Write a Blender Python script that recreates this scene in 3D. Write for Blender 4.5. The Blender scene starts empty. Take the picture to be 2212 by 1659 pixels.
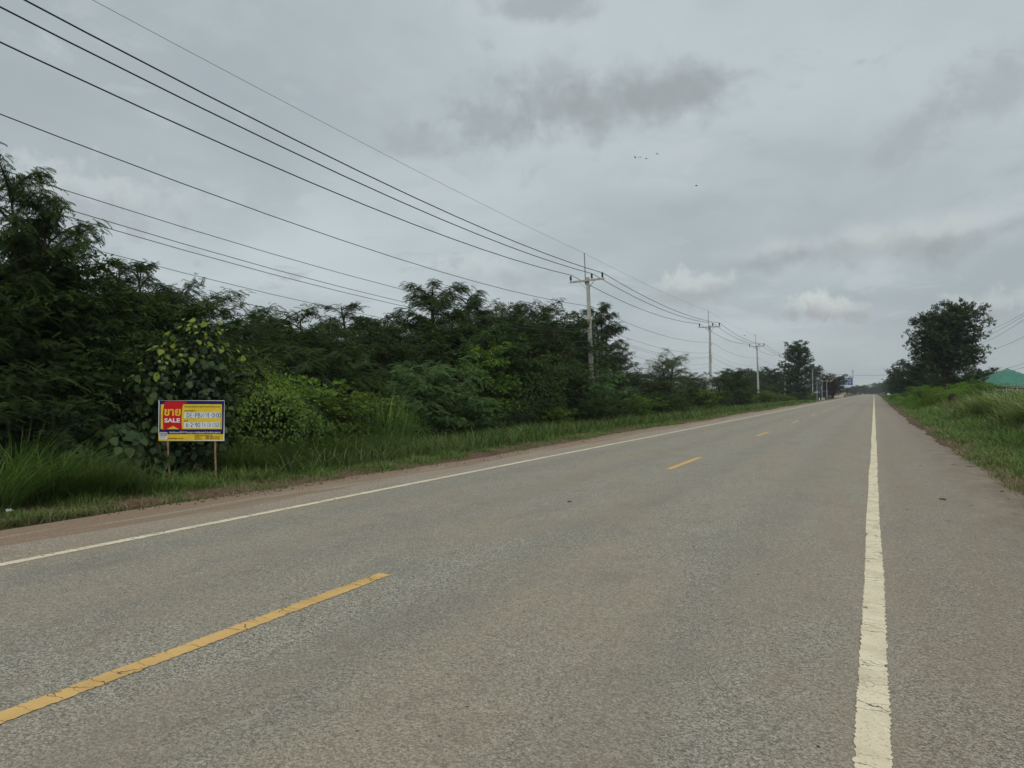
import bpy, math, random
import numpy as np
from mathutils import Vector, Matrix
R = math.radians
PI = math.pi
rng = np.random.default_rng(7)
random.seed(7)
scene = bpy.context.scene
C = scene.collection

# ------------------------------------------------------------------ camera
FPX, W0, H0 = 1600.0, 2212.0, 1659.0          # focal length in photo pixels at a 2212 wide photo
YAW = math.atan((1888 - W0 / 2) / FPX)        # the camera looks to the left of the road's direction
CY, SY = math.cos(YAW), math.sin(YAW)
HOR, CAMH = 848.0, 1.54
cd = bpy.data.cameras.new('camera')
cam = bpy.data.objects.new('camera', cd)
C.objects.link(cam)
cd.sensor_width = 36.0
cd.lens = FPX / W0 * 36.0
cd.clip_start, cd.clip_end = 0.05, 12000
cam.location = (0.015, 0, CAMH)
cam.rotation_euler = (R(90) + math.atan((HOR - H0 / 2) / FPX), 0, YAW)
scene.camera = cam

# ------------------------------------------------------------------ world, sun, exposure
world = bpy.data.worlds.new('World')
scene.world = world
world.use_nodes = True
wn, wl = world.node_tree.nodes, world.node_tree.links
wn.clear()

SUN_EL, SUN_AZ = R(44), R(150)                # azimuth from the road's direction, clockwise


def W(op, a, b=None, c=None, clamp=False):
    n = wn.new('ShaderNodeMath')
    n.operation = op
    n.use_clamp = clamp
    for i, v in enumerate((a, b, c)):
        if v is None:
            continue
        if isinstance(v, (int, float)):
            n.inputs[i].default_value = v
        else:
            wl.new(v, n.inputs[i])
    return n.outputs[0]


def wmix(fac, a, b):
    n = wn.new('ShaderNodeMix')
    n.data_type = 'RGBA'
    for s, v in ((n.inputs[0], fac), (n.inputs[6], a), (n.inputs[7], b)):
        if isinstance(v, (int, float)):
            s.default_value = v
        elif isinstance(v, tuple):
            s.default_value = (*v, 1)
        else:
            wl.new(v, s)
    return n.outputs[2]


def wramp(v, lo, hi, a=0.0, b=1.0):
    n = wn.new('ShaderNodeMapRange')
    n.interpolation_type = 'SMOOTHSTEP'
    wl.new(v, n.inputs[0])
    for i, x in enumerate((lo, hi, a, b)):
        n.inputs[i + 1].default_value = x
    return n.outputs[0]


tc = wn.new('ShaderNodeTexCoord')
sep = wn.new('ShaderNodeSeparateXYZ')
wl.new(tc.outputs['Generated'], sep.inputs[0])
dx, dy, dz = sep.outputs
el = W('ARCSINE', W('MAXIMUM', W('MINIMUM', dz, 1.0), -1.0))
az = W('ARCTAN2', dx, dy)
# cloud-deck coordinates: direction projected on a flat layer, so that clouds flatten towards the horizon
den = W('ADD', W('ABSOLUTE', dz), 0.22)
comb = wn.new('ShaderNodeCombineXYZ')
wl.new(W('DIVIDE', dx, den), comb.inputs[0])
wl.new(W('DIVIDE', dy, den), comb.inputs[1])
comb.inputs[2].default_value = 3.7


def wnoise(vec, scale, detail=6, rough=0.55, dist=0.0, off=0.0):
    n = wn.new('ShaderNodeTexNoise')
    n.noise_dimensions = '4D'
    n.inputs['W'].default_value = off
    n.inputs['Scale'].default_value = scale
    n.inputs['Detail'].default_value = detail
    n.inputs['Roughness'].default_value = rough
    n.inputs['Distortion'].default_value = dist
    wl.new(vec, n.inputs['Vector'])
    return n.outputs['Fac']


n_big = wnoise(comb.outputs[0], 0.9, 5, 0.5, 0.4, 1.3)
n_mid = wnoise(comb.outputs[0], 2.6, 7, 0.55, 0.5, 4.1)
n_dir = wnoise(tc.outputs['Generated'], 9.0, 8, 0.58, 0.3, 2.2)
n_c = wnoise(tc.outputs['Generated'], 30.0, 9, 0.6, 0.25, 8.8)
n_frag = wnoise(comb.outputs[0], 5.5, 8, 0.6, 0.6, 9.4)
n_dir2 = wnoise(tc.outputs['Generated'], 22.0, 6, 0.6, 0.2, 6.2)

sky = wn.new('ShaderNodeTexSky')
sky.sky_type = 'NISHITA'
sky.sun_disc = False
sky.sun_elevation = SUN_EL
sky.sun_rotation = SUN_AZ
sky.air_density, sky.dust_density = 1.2, 3.0

K = 10.0                                       # background strength is 0.1
base = wmix(wramp(n_big, 0.32, 0.68), tuple(K * c for c in (0.390, 0.447, 0.473)), tuple(K * c for c in (0.556, 0.628, 0.657)))
base = wmix(W('MULTIPLY', wramp(n_mid, 0.50, 0.78), 0.45), base, tuple(K * c for c in (0.360, 0.400, 0.421)))
base = wmix(W('MULTIPLY', wramp(n_frag, 0.56, 0.70), W('MULTIPLY', wramp(n_big, 0.36, 0.58), 0.55)), base, tuple(K * c for c in (0.381, 0.418, 0.428)))
base = wmix(W('MULTIPLY', wramp(n_frag, 0.50, 0.36), W('MULTIPLY', wramp(n_mid, 0.58, 0.40), 0.45)), base, tuple(K * c for c in (0.564, 0.623, 0.639)))
base = wmix(wramp(el, 0.0, 0.16, 0.35, 0.0), base, tuple(K * c for c in (0.426, 0.463, 0.478)))


def cloud(px, py, sx, sy, kind, amount=1.0, tilt=0.0, wob=1.5):
    """One cloud of the deck, by the direction it is seen in (azimuth, elevation) with a ragged edge."""
    global base
    u, v = (px - W0 / 2) / FPX, (HOR - py) / FPX
    a0 = math.atan(u) - YAW
    e0 = math.atan(v * math.cos(math.atan(u)))
    ex, ey = sx / FPX, sy / FPX
    da, de = W('SUBTRACT', az, a0), W('SUBTRACT', el, e0)
    xx = W('DIVIDE', W('ADD', W('MULTIPLY', da, math.cos(tilt)), W('MULTIPLY', de, math.sin(tilt))), ex)
    yy = W('DIVIDE', W('SUBTRACT', W('MULTIPLY', de, math.cos(tilt)), W('MULTIPLY', da, math.sin(tilt))), ey)
    r2 = W('ADD', W('MULTIPLY', xx, xx), W('MULTIPLY', yy, yy))
    r = W('SQRT', r2)
    small = kind == 'cumulus'
    rr = W('ADD', r, W('MULTIPLY', W('SUBTRACT', n_c if small else n_dir, 0.5), wob * (2.2 if small else 2.0)))
    rr = W('ADD', rr, W('MULTIPLY', W('SUBTRACT', n_dir2 if small else n_c, 0.5), wob * 0.9))
    lo, hi = (0.40, 1.05) if kind == 'cumulus' else (0.2, 1.15)
    m = W('MULTIPLY', wramp(rr, lo, hi, 1.0, 0.0), amount)
    if kind == 'dark':
        col = tuple(K * c for c in (0.323, 0.352, 0.356))
    elif kind == 'grey':
        col = tuple(K * c for c in (0.360, 0.394, 0.408))
    elif kind == 'cumulus':                    # pale billowing top over a flat grey base
        t = wramp(W('ADD', yy, W('MULTIPLY', W('SUBTRACT', n_c, 0.5), 2.4)), -0.55, 0.5)
        col = wmix(t, tuple(K * c for c in (0.393, 0.415, 0.427)), tuple(K * c for c in (0.642, 0.681, 0.665)))
    else:
        t = wramp(W('ADD', yy, W('MULTIPLY', W('SUBTRACT', n_dir2, 0.5), 1.6)), -0.5, 0.25)
        col = wmix(t, tuple(K * c for c in (0.321, 0.347, 0.354)), tuple(K * c for c in (0.553, 0.591, 0.592)))
    base = wmix(m, base, col)


cloud(1290, 230, 350, 82, 'dark', 0.65, 0.06)
cloud(1060, 265, 160, 40, 'dark', 0.4, -0.2)
cloud(1200, 165, 110, 62, 'dark', 0.5)
cloud(1270, 228, 185, 58, 'dark', 0.6, 0.03, 0.9)
cloud(1440, 205, 130, 40, 'dark', 0.45, 0.05, 0.9)
cloud(1160, 5, 140, 40, 'dark', 0.6)
cloud(1960, 290, 130, 60, 'grey', 0.6, 0.5)
cloud(2130, 210, 120, 70, 'grey', 0.6, 0.3)
cloud(900, 300, 120, 30, 'grey', 0.4)
cloud(640, 170, 60, 25, 'grey', 0.35)
cloud(1840, 522, 225, 46, 'layered', 0.8, 0.10, 1.3)
cloud(2090, 492, 230, 50, 'layered', 0.7, 0.16, 1.3)
cloud(1765, 655, 92, 44, 'cumulus', 0.85)
cloud(1820, 668, 60, 30, 'cumulus', 0.6)
cloud(1482, 620, 100, 38, 'cumulus', 0.62)
cloud(1030, 590, 130, 40, 'cumulus', 0.4)
cloud(190, 430, 200, 70, 'cumulus', 0.45)
cloud(2160, 660, 110, 35, 'cumulus', 0.4)
base = wmix(0.06, base, sky.outputs[0])
bg = wn.new('ShaderNodeBackground')
bg.inputs['Strength'].default_value = 0.1
wl.new(base, bg.inputs['Color'])
wo = wn.new('ShaderNodeOutputWorld')
wl.new(bg.outputs[0], wo.inputs['Surface'])

sd = bpy.data.lights.new('sun', 'SUN')
sd.energy = 1.5
sd.angle = R(40)
sd.color = (1.0, 0.96, 0.88)
sun = bpy.data.objects.new('sun', sd)
C.objects.link(sun)
sdir = Vector((math.sin(SUN_AZ) * math.cos(SUN_EL), math.cos(SUN_AZ) * math.cos(SUN_EL), math.sin(SUN_EL)))
sun.rotation_euler = sdir.to_track_quat('Z', 'Y').to_euler()
sun.location = (0, 0, 60)

vs = scene.view_settings
scene.display_settings.display_device = 'sRGB'
vs.view_transform = 'Standard'
vs.look = 'None'
vs.exposure = 0.0
vs.gamma = 1.0
vs.use_curve_mapping = False
scene.cycles.max_bounces = 6
scene.cycles.diffuse_bounces = 3
scene.cycles.transmission_bounces = 3

# ------------------------------------------------------------------ helpers


def at(px, X):
    """Y along the road of a thing at lateral distance X that is seen in photo column px, and its depth."""
    k = (px - W0 / 2) / FPX
    Y = X * (CY + k * SY) / (k * CY - SY)
    return Y, -X * SY + Y * CY


def height(py, d):
    return CAMH + (HOR - py) / FPX * d


def tag(o, label=None, cat=None, group=None, kind=None):
    for k, v in (('label', label), ('category', cat), ('group', group), ('kind', kind)):
        if v:
            o[k] = v
    return o


def empty(name, loc=(0, 0, 0), rz=0.0):
    o = bpy.data.objects.new(name, None)
    o.location = loc
    o.rotation_euler = (0, 0, rz)
    o.empty_display_size = 0.2
    C.objects.link(o)
    return o


def link(name, me, mat=None, parent=None, loc=None):
    o = bpy.data.objects.new(name, me)
    if mat is not None and len(me.materials) == 0:
        me.materials.append(mat)
    if parent is not None:
        o.parent = parent
    if loc is not None:
        o.location = loc
    C.objects.link(o)
    return o


def copy_tree(o, parent=None):
    c = o.copy()
    C.objects.link(c)
    if parent is not None:
        c.parent = parent
    for ch in list(o.children):
        copy_tree(ch, c)
    return c


def quads(name, V, F, tint=None, smooth=False):
    V = np.ascontiguousarray(V, dtype=np.float32)
    F = np.ascontiguousarray(F, dtype=np.int32)
    me = bpy.data.meshes.new(name)
    me.vertices.add(len(V))
    me.vertices.foreach_set('co', V.ravel())
    me.loops.add(F.size)
    me.loops.foreach_set('vertex_index', F.ravel())
    me.polygons.add(len(F))
    me.polygons.foreach_set('loop_start', np.arange(len(F), dtype=np.int32) * F.shape[1])
    me.update(calc_edges=True)
    if tint is not None:
        a = me.attributes.new('tint', 'FLOAT', 'POINT')
        a.data.foreach_set('value', np.ascontiguousarray(tint, dtype=np.float32))
    if smooth:
        me.polygons.foreach_set('use_smooth', np.ones(len(F), dtype=bool))
    return me


class MB:
    """Collects boxes, tubes and prisms and links them as one mesh object."""

    def __init__(s):
        s.v, s.f = [], []

    def add(s, vs_, fs):
        b = len(s.v)
        s.v += [tuple(v) for v in vs_]
        s.f += [tuple(b + i for i in f) for f in fs]
        return s

    def box(s, c, d, rot=None, taper=1.0):
        x, y, z = (q / 2 for q in d)
        p = [Vector((sx * x * (taper if sz > 0 else 1), sy * y * (taper if sz > 0 else 1), sz * z)) for sz in (-1, 1) for sy in (-1, 1) for sx in (-1, 1)]
        if rot is not None:
            p = [rot @ q for q in p]
        p = [q + Vector(c) for q in p]
        return s.add(p, [(0, 2, 3, 1), (4, 5, 7, 6), (0, 1, 5, 4), (2, 6, 7, 3), (0, 4, 6, 2), (1, 3, 7, 5)])

    def tube(s, pts, rad, n=8, caps=True):
        pts = [Vector(p) for p in pts]
        if not hasattr(rad, '__len__'):
            rad = [rad] * len(pts)
        ring, vs_, fs = None, [], []
        for i, p in enumerate(pts):
            t = (pts[min(i + 1, len(pts) - 1)] - pts[max(i - 1, 0)]).normalized()
            a = Vector((1, 0, 0)) if abs(t.x) < 0.8 else Vector((0, 1, 0))
            u = t.cross(a).normalized()
            w = t.cross(u)
            vs_ += [p + (u * math.cos(2 * PI * k / n) + w * math.sin(2 * PI * k / n)) * rad[i] for k in range(n)]
        for i in range(len(pts) - 1):
            for k in range(n):
                k2 = (k + 1) % n
                fs.append((i * n + k, i * n + k2, (i + 1) * n + k2, (i + 1) * n + k))
        if caps:
            fs.append(tuple(range(n - 1, -1, -1)))
            fs.append(tuple((len(pts) - 1) * n + k for k in range(n)))
        return s.add(vs_, fs)

    def lathe(s, prof, c=(0, 0, 0), n=12):
        vs_, fs = [], []
        for r, z in prof:
            vs_ += [(c[0] + r * math.cos(2 * PI * k / n), c[1] + r * math.sin(2 * PI * k / n), c[2] + z) for k in range(n)]
        for i in range(len(prof) - 1):
            for k in range(n):
                k2 = (k + 1) % n
                fs.append((i * n + k, i * n + k2, (i + 1) * n + k2, (i + 1) * n + k))
        fs.append(tuple(range(n - 1, -1, -1)))
        fs.append(tuple((len(prof) - 1) * n + k for k in range(n)))
        return s.add(vs_, fs)

    def mesh(s, name, smooth=False):
        me = bpy.data.meshes.new(name)
        me.from_pydata(s.v, [], s.f)
        me.update()
        if smooth:
            me.polygons.foreach_set('use_smooth', np.ones(len(me.polygons), dtype=bool))
        return me

    def build(s, name, mat, parent=None, smooth=False):
        return link(name, s.mesh(name, smooth), mat, parent)


# ------------------------------------------------------------------ materials
MATS = {}


class NT:
    def __init__(s, name):
        s.m = bpy.data.materials.new(name)
        s.m.use_nodes = True
        s.t = s.m.node_tree
        s.n, s.l = s.t.nodes, s.t.links
        s.bsdf = s.n['Principled BSDF']
        s.out = s.n['Material Output']
        s.coord = s.n.new('ShaderNodeTexCoord')
        MATS[name] = s.m

    def put(s, sock, v):
        if isinstance(v, (int, float)):
            sock.default_value = v
        elif isinstance(v, tuple):
            sock.default_value = (*v, 1) if len(v) == 3 and sock.type == 'RGBA' else v
        else:
            s.l.new(v, sock)

    def math(s, op, a, b=0.0, c=None, clamp=False):
        n = s.n.new('ShaderNodeMath')
        n.operation = op
        n.use_clamp = clamp
        s.put(n.inputs[0], a)
        s.put(n.inputs[1], b)
        if c is not None:
            s.put(n.inputs[2], c)
        return n.outputs[0]

    def mix(s, f, a, b, mode='MIX'):
        n = s.n.new('ShaderNodeMix')
        n.data_type = 'RGBA'
        n.blend_type = mode
        s.put(n.inputs[0], f)
        s.put(n.inputs[6], a)
        s.put(n.inputs[7], b)
        return n.outputs[2]

    def vec(s, scale=(1, 1, 1), src=None):
        n = s.n.new('ShaderNodeMapping')
        n.inputs['Scale'].default_value = scale
        s.l.new(src or s.coord.outputs['Object'], n.inputs[0])
        return n.outputs[0]

    def noise(s, scale, detail=4, rough=0.55, vec=None, dist=0.0):
        n = s.n.new('ShaderNodeTexNoise')
        n.inputs['Scale'].default_value = scale
        n.inputs['Detail'].default_value = detail
        n.inputs['Roughness'].default_value = rough
        n.inputs['Distortion'].default_value = dist
        s.l.new(vec or s.coord.outputs['Object'], n.inputs['Vector'])
        return n.outputs['Fac']

    def voro(s, scale, feature='F1', vec=None, rnd=1.0, out='Distance'):
        n = s.n.new('ShaderNodeTexVoronoi')
        n.feature = feature
        n.inputs['Scale'].default_value = scale
        n.inputs['Randomness'].default_value = rnd
        s.l.new(vec or s.coord.outputs['Object'], n.inputs['Vector'])
        return n.outputs[out]

    def ramp(s, v, lo, hi, a=0.0, b=1.0):
        n = s.n.new('ShaderNodeMapRange')
        n.interpolation_type = 'SMOOTHSTEP'
        s.put(n.inputs[0], v)
        for i, x in enumerate((lo, hi, a, b)):
            n.inputs[i + 1].default_value = x
        return n.outputs[0]

    def xyz(s):
        n = s.n.new('ShaderNodeSeparateXYZ')
        s.l.new(s.coord.outputs['Object'], n.inputs[0])
        return n.outputs

    def bump(s, h, strength=0.5, dist=0.01):
        n = s.n.new('ShaderNodeBump')
        n.inputs['Strength'].default_value = strength
        n.inputs['Distance'].default_value = dist
        s.put(n.inputs['Height'], h)
        s.l.new(n.outputs[0], s.bsdf.inputs['Normal'])

    def fin(s, col=None, rough=None, spec=None, metal=None):
        for k, v in (('Base Color', col), ('Roughness', rough), ('Specular IOR Level', spec), ('Metallic', metal)):
            if v is not None:
                s.put(s.bsdf.inputs[k], v)
        return s.m


def plain(name, col, rough=0.6, spec=0.4, metal=0.0, var=0.15, scale=6.0):
    m = NT(name)
    f = m.ramp(m.noise(scale, 5, 0.6), 0.3, 0.7)
    c = m.mix(f, tuple(x * (1 - var) for x in col), tuple(min(1, x * (1 + var)) for x in col))
    return m.fin(c, rough, spec, metal)


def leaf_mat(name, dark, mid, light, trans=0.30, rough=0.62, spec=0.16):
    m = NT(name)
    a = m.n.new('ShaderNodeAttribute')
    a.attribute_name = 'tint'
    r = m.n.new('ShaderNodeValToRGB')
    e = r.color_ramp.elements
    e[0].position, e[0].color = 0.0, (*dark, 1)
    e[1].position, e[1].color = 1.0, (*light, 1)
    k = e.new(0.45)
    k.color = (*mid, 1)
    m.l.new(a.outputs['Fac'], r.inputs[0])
    oi = m.n.new('ShaderNodeObjectInfo')
    hs = m.n.new('ShaderNodeHueSaturation')
    m.l.new(r.outputs[0], hs.inputs['Color'])
    m.put(hs.inputs['Value'], m.math('ADD', m.math('MULTIPLY', oi.outputs['Random'], 0.45), 0.78))
    m.put(hs.inputs['Hue'], m.math('ADD', m.math('MULTIPLY', oi.outputs['Random'], 0.03), 0.485))
    tr = m.n.new('ShaderNodeBsdfTranslucent')
    tc_ = m.mix(1.0, hs.outputs[0], (1.35, 1.5, 0.6), 'MULTIPLY')
    m.l.new(tc_, tr.inputs['Color'])
    m.fin(hs.outputs[0], rough, spec)
    ms = m.n.new('ShaderNodeMixShader')
    ms.inputs[0].default_value = trans
    m.l.new(m.bsdf.outputs[0], ms.inputs[1])
    m.l.new(tr.outputs[0], ms.inputs[2])
    m.l.new(ms.outputs[0], m.out.inputs['Surface'])
    return m.m


FEATHER = leaf_mat('feathery leaf', (0.015, 0.029, 0.011), (0.035, 0.060, 0.017), (0.082, 0.115, 0.027))
FEATHER_PALE = leaf_mat('pale feathery leaf', (0.044, 0.082, 0.036), (0.080, 0.138, 0.048), (0.140, 0.205, 0.066))
CREEPER = leaf_mat('creeper leaf', (0.040, 0.078, 0.018), (0.098, 0.162, 0.030), (0.235, 0.315, 0.050))
BIGLEAF = leaf_mat('large climber leaf', (0.012, 0.026, 0.012), (0.023, 0.045, 0.017), (0.050, 0.082, 0.024), 0.2, 0.5, 0.22)
YOUNG = leaf_mat('young climber leaf', (0.10, 0.15, 0.026), (0.17, 0.24, 0.036), (0.27, 0.34, 0.055), 0.35)
BROAD = leaf_mat('broad tree leaf', (0.022, 0.044, 0.022), (0.040, 0.072, 0.030), (0.075, 0.115, 0.042))
REDLEAF = leaf_mat('red brown leaf', (0.030, 0.018, 0.013), (0.060, 0.026, 0.019), (0.12, 0.042, 0.030))
GRASS = leaf_mat('verge grass', (0.058, 0.098, 0.027), (0.104, 0.162, 0.042), (0.21, 0.245, 0.085), 0.3, 0.5)
TALLGRASS = leaf_mat('tall grass', (0.044, 0.084, 0.026), (0.084, 0.144, 0.038), (0.195, 0.240, 0.086), 0.3, 0.45)
REED = leaf_mat('reed grass', (0.066, 0.108, 0.026), (0.130, 0.195, 0.046), (0.34, 0.38, 0.19), 0.3, 0.5)
BANK = leaf_mat('bright bank leaf', (0.055, 0.105, 0.014), (0.110, 0.195, 0.022), (0.20, 0.30, 0.045), 0.3, 0.6)
DARKLEAF = leaf_mat('dark small leaf', (0.017, 0.032, 0.012), (0.040, 0.070, 0.019), (0.098, 0.140, 0.032), 0.25)
VINE = leaf_mat('dark vine leaf', (0.016, 0.034, 0.013), (0.034, 0.064, 0.018), (0.12, 0.165, 0.03), 0.25)
DRY = leaf_mat('dry straw', (0.16, 0.125, 0.07), (0.26, 0.21, 0.13), (0.36, 0.30, 0.19), 0.15, 0.8)
BARK = plain('bark', (0.050, 0.043, 0.035), 0.95, 0.15, var=0.4, scale=14)

# asphalt with dust and soil carried onto the shoulders


def asphalt_colour(m):
    x, y, z = m.xyz()
    g1 = m.voro(105, 'F1', out='Color')
    sepc = m.n.new('ShaderNodeSeparateColor')
    m.l.new(g1, sepc.inputs[0])
    stone = sepc.outputs[0]
    fine = m.noise(120, 4, 0.75)
    mid = m.noise(30, 5, 0.7)
    g2 = m.n.new('ShaderNodeSeparateColor')
    m.l.new(m.voro(190, 'F1', out='Color'), g2.inputs[0])
    stone = m.math('ADD', m.math('MULTIPLY', stone, 0.55), m.math('MULTIPLY', g2.outputs[0], 0.45))
    c = m.mix(m.ramp(stone, 0.1, 0.95), (0.110, 0.101, 0.081), (0.56, 0.510, 0.412))
    c = m.mix(m.ramp(fine, 0.42, 0.62, 0.0, 0.55), c, (0.290, 0.262, 0.205))
    pits = m.ramp(m.noise(38, 5, 0.7, m.vec((1.0, 1.4, 1.0))), 0.37, 0.43, 1.0, 0.0)
    c = m.mix(m.math('MULTIPLY', pits, 0.75), c, (0.062, 0.060, 0.056))
    c = m.mix(m.ramp(mid, 0.3, 0.7, 0.0, 0.28), c, (0.17, 0.162, 0.138))
    big = m.noise(0.55, 5, 0.6, m.vec((1.6, 0.35, 1)), 0.6)
    c = m.mix(m.ramp(big, 0.40, 0.66, 0.0, 0.62), c, (0.315, 0.262, 0.190))
    # paler polished wheel tracks, dark drips between them, scattered dark stones and tar spots
    for xw in (-0.95, -2.6, -4.4, -6.05):
        trk = m.ramp(m.math('ABSOLUTE', m.math('ADD', m.math('SUBTRACT', x, xw), m.math('MULTIPLY', m.noise(0.3, 2, 0.5), 0.25))), 0.10, 0.48, 1.0, 0.0)
        c = m.mix(m.math('MULTIPLY', trk, 0.15), c, (0.150, 0.145, 0.130))
    spots = m.math('MULTIPLY', m.ramp(m.voro(13, 'F1', m.vec((1, 1, 0.01)), 1.0), 0.10, 0.16, 1.0, 0.0), m.ramp(m.noise(4, 2, 0.5), 0.52, 0.60))
    c = m.mix(m.math('MULTIPLY', spots, 0.75), c, (0.060, 0.052, 0.044))
    brown = m.noise(3.2, 6, 0.68, m.vec((1, 0.7, 1)), 0.8)
    c = m.mix(m.ramp(brown, 0.52, 0.70, 0.0, 0.38), c, (0.215, 0.170, 0.124))
    patch = m.noise(1.7, 5, 0.6, m.vec((1.0, 0.5, 1)), 0.4)
    c = m.mix(m.ramp(patch, 0.48, 0.68, 0.0, 0.28), c, (0.185, 0.178, 0.158))
    # dust along the right edge line and on the right shoulder
    dust = m.math('MULTIPLY', m.ramp(x, -1.6, -0.3), m.ramp(m.noise(1.1, 5, 0.65, m.vec((1.5, 0.4, 1))), 0.3, 0.65))
    c = m.mix(m.math('MULTIPLY', dust, 0.6), c, (0.285, 0.235, 0.172))
    sh = m.ramp(x, 0.05, 0.35)
    c = m.mix(m.math('MULTIPLY', sh, 0.32), c, (0.220, 0.180, 0.135))
    edge = m.math('MULTIPLY', m.ramp(x, 0.6, 2.0), m.ramp(m.noise(2.4, 5, 0.65, m.vec((1, 0.5, 1))), 0.35, 0.6))
    c = m.mix(m.math('MULTIPLY', edge, 0.65), c, (0.165, 0.125, 0.088))
    # red soil washed over the left shoulder, in streaks along the road
    streak = m.noise(1.0, 6, 0.62, m.vec((3.2, 0.28, 1)), 0.5)
    on = m.math('ADD', streak, m.ramp(x, -8.9, -7.2, 0.22, -0.10))
    left = m.math('MULTIPLY', m.ramp(on, 0.48, 0.60), m.ramp(x, -7.15, -7.0, 1.0, 0.0))
    c = m.mix(m.math('MULTIPLY', left, 0.85), c, (0.205, 0.118, 0.070))
    lg = m.ramp(x, -7.25, -7.05, 0.35, 0.0)
    c = m.mix(lg, c, (0.36, 0.280, 0.200))
    # the stones show through the dust and soil everywhere
    grit = m.math('ADD', m.math('MULTIPLY', m.ramp(stone, 0.2, 0.85), 0.55), 0.74)
    gc = m.n.new('ShaderNodeCombineColor')
    for q in range(3):
        m.l.new(grit, gc.inputs[q])
    c = m.mix(m.math('ADD', m.ramp(x, -7.1, -6.9, 1.0, 0.45), m.ramp(x, 0.0, 0.3, 0.0, 0.5)), c, m.mix(1.0, c, gc.outputs[0], 'MULTIPLY'))
    h = m.math('ADD', m.math('MULTIPLY', stone, 0.5), m.math('MULTIPLY', pits, -1.0))
    h = m.math('ADD', h, m.math('MULTIPLY', mid, 0.6))
    return c, h


m = NT('asphalt')
_c, _h = asphalt_colour(m)
m.bump(_h, 0.55, 0.006)
ASPHALT = m.fin(_c, 0.8, 0.3)


def paint(name, col, worn):
    m = NT(name)
    ac, ah = asphalt_colour(m)
    cr = m.voro(1.0, 'DISTANCE_TO_EDGE', m.vec((3.2, 7.0, 1)))
    wob = m.noise(9, 3, 0.6)
    n2 = m.n.new('ShaderNodeVectorMath')
    n2.operation = 'ADD'
    m.l.new(m.vec((2.6, 8.5, 1)), n2.inputs[0])
    nn = m.n.new('ShaderNodeTexNoise')
    nn.inputs['Scale'].default_value = 14
    m.l.new(m.coord.outputs['Object'], nn.inputs['Vector'])
    sc = m.n.new('ShaderNodeVectorMath')
    sc.operation = 'SCALE'
    sc.inputs['Scale'].default_value = 0.55
    m.l.new(nn.outputs['Color'], sc.inputs[0])
    m.l.new(sc.outputs[0], n2.inputs[1])
    v = m.n.new('ShaderNodeTexVoronoi')
    v.feature = 'DISTANCE_TO_EDGE'
    v.inputs['Scale'].default_value = 1.0
    m.l.new(n2.outputs[0], v.inputs['Vector'])
    gate = m.ramp(m.noise(2.3, 3, 0.5), 0.42, 0.58)
    crack = m.math('MULTIPLY', m.ramp(v.outputs['Distance'], 0.012, 0.026, 1.0, 0.0), gate)
    chips = m.ramp(m.noise(60, 4, 0.7), 0.66 - worn, 0.72 - worn)
    grain = m.ramp(m.noise(170, 3, 0.6), 0.3, 0.7)
    c = m.mix(grain, tuple(x * 0.86 for x in col), tuple(min(1, x * 1.08) for x in col))
    c = m.mix(m.ramp(m.noise(3.5, 5, 0.6), 0.35, 0.7, 0.0, 0.7), c, tuple(x * q for x, q in zip(col, (0.74, 0.70, 0.64))))
    c = m.mix(m.math('MULTIPLY', chips, 0.7), c, ac)
    c = m.mix(m.math('MULTIPLY', crack, 0.9), c, (0.075, 0.07, 0.062))
    m.bump(m.math('ADD', m.math('MULTIPLY', crack, -1.0), m.math('MULTIPLY', grain, 0.2)), 0.4, 0.004)
    return m.fin(c, 0.75, 0.3)


CREAM = paint('cream road paint', (0.81, 0.715, 0.52), 0.08)
AMBER = paint('amber road paint', (0.70, 0.45, 0.165), 0.03)

m = NT('soil')
_n = m.noise(7, 6, 0.65)
_c = m.mix(m.ramp(_n, 0.3, 0.7), (0.060, 0.040, 0.027), (0.150, 0.092, 0.058))
_c = m.mix(m.ramp(m.noise(0.8, 4, 0.6), 0.4, 0.65, 0, 0.5), _c, (0.165, 0.105, 0.072))
m.bump(m.noise(30, 5, 0.7), 0.8, 0.02)
SOIL = m.fin(_c, 0.95, 0.15)
m = NT('meadow ground')
_c = m.mix(m.ramp(m.noise(2.2, 6, 0.7), 0.35, 0.65), (0.045, 0.050, 0.022), (0.060, 0.085, 0.028))
_c = m.mix(m.ramp(m.noise(0.35, 5, 0.6), 0.45, 0.7, 0, 0.6), _c, (0.085, 0.065, 0.040))
m.bump(m.noise(12, 5, 0.7), 0.8, 0.05)
MEADOW = m.fin(_c, 0.95, 0.1)

m = NT('concrete')
_c = m.mix(m.ramp(m.noise(5, 6, 0.65), 0.3, 0.7), (0.33, 0.325, 0.295), (0.47, 0.46, 0.42))
_c = m.mix(m.ramp(m.noise(2.0, 5, 0.6, m.vec((3, 3, 0.4))), 0.5, 0.75, 0, 0.6), _c, (0.17, 0.165, 0.15))
m.bump(m.noise(40, 4, 0.7), 0.3, 0.004)
CONCRETE = m.fin(_c, 0.9, 0.2)
BLACK = plain('black insulator glaze', (0.018, 0.019, 0.022), 0.35, 0.5)
CABLE = plain('black cable sheath', (0.014, 0.016, 0.026), 0.6, 0.3)
STEEL = plain('galvanised steel', (0.30, 0.31, 0.32), 0.5, 0.5, 0.6)
GREYWIRE = plain('grey wire', (0.085, 0.09, 0.098), 0.6, 0.4)
BAMBOO = plain('dry bamboo', (0.25, 0.17, 0.10), 0.7, 0.3, var=0.3, scale=18)
WHITE = plain('white paint', (0.74, 0.75, 0.74), 0.5, 0.4, var=0.06)
NAVY = plain('navy print', (0.012, 0.012, 0.085), 0.6, 0.15, var=0.1)
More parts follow.
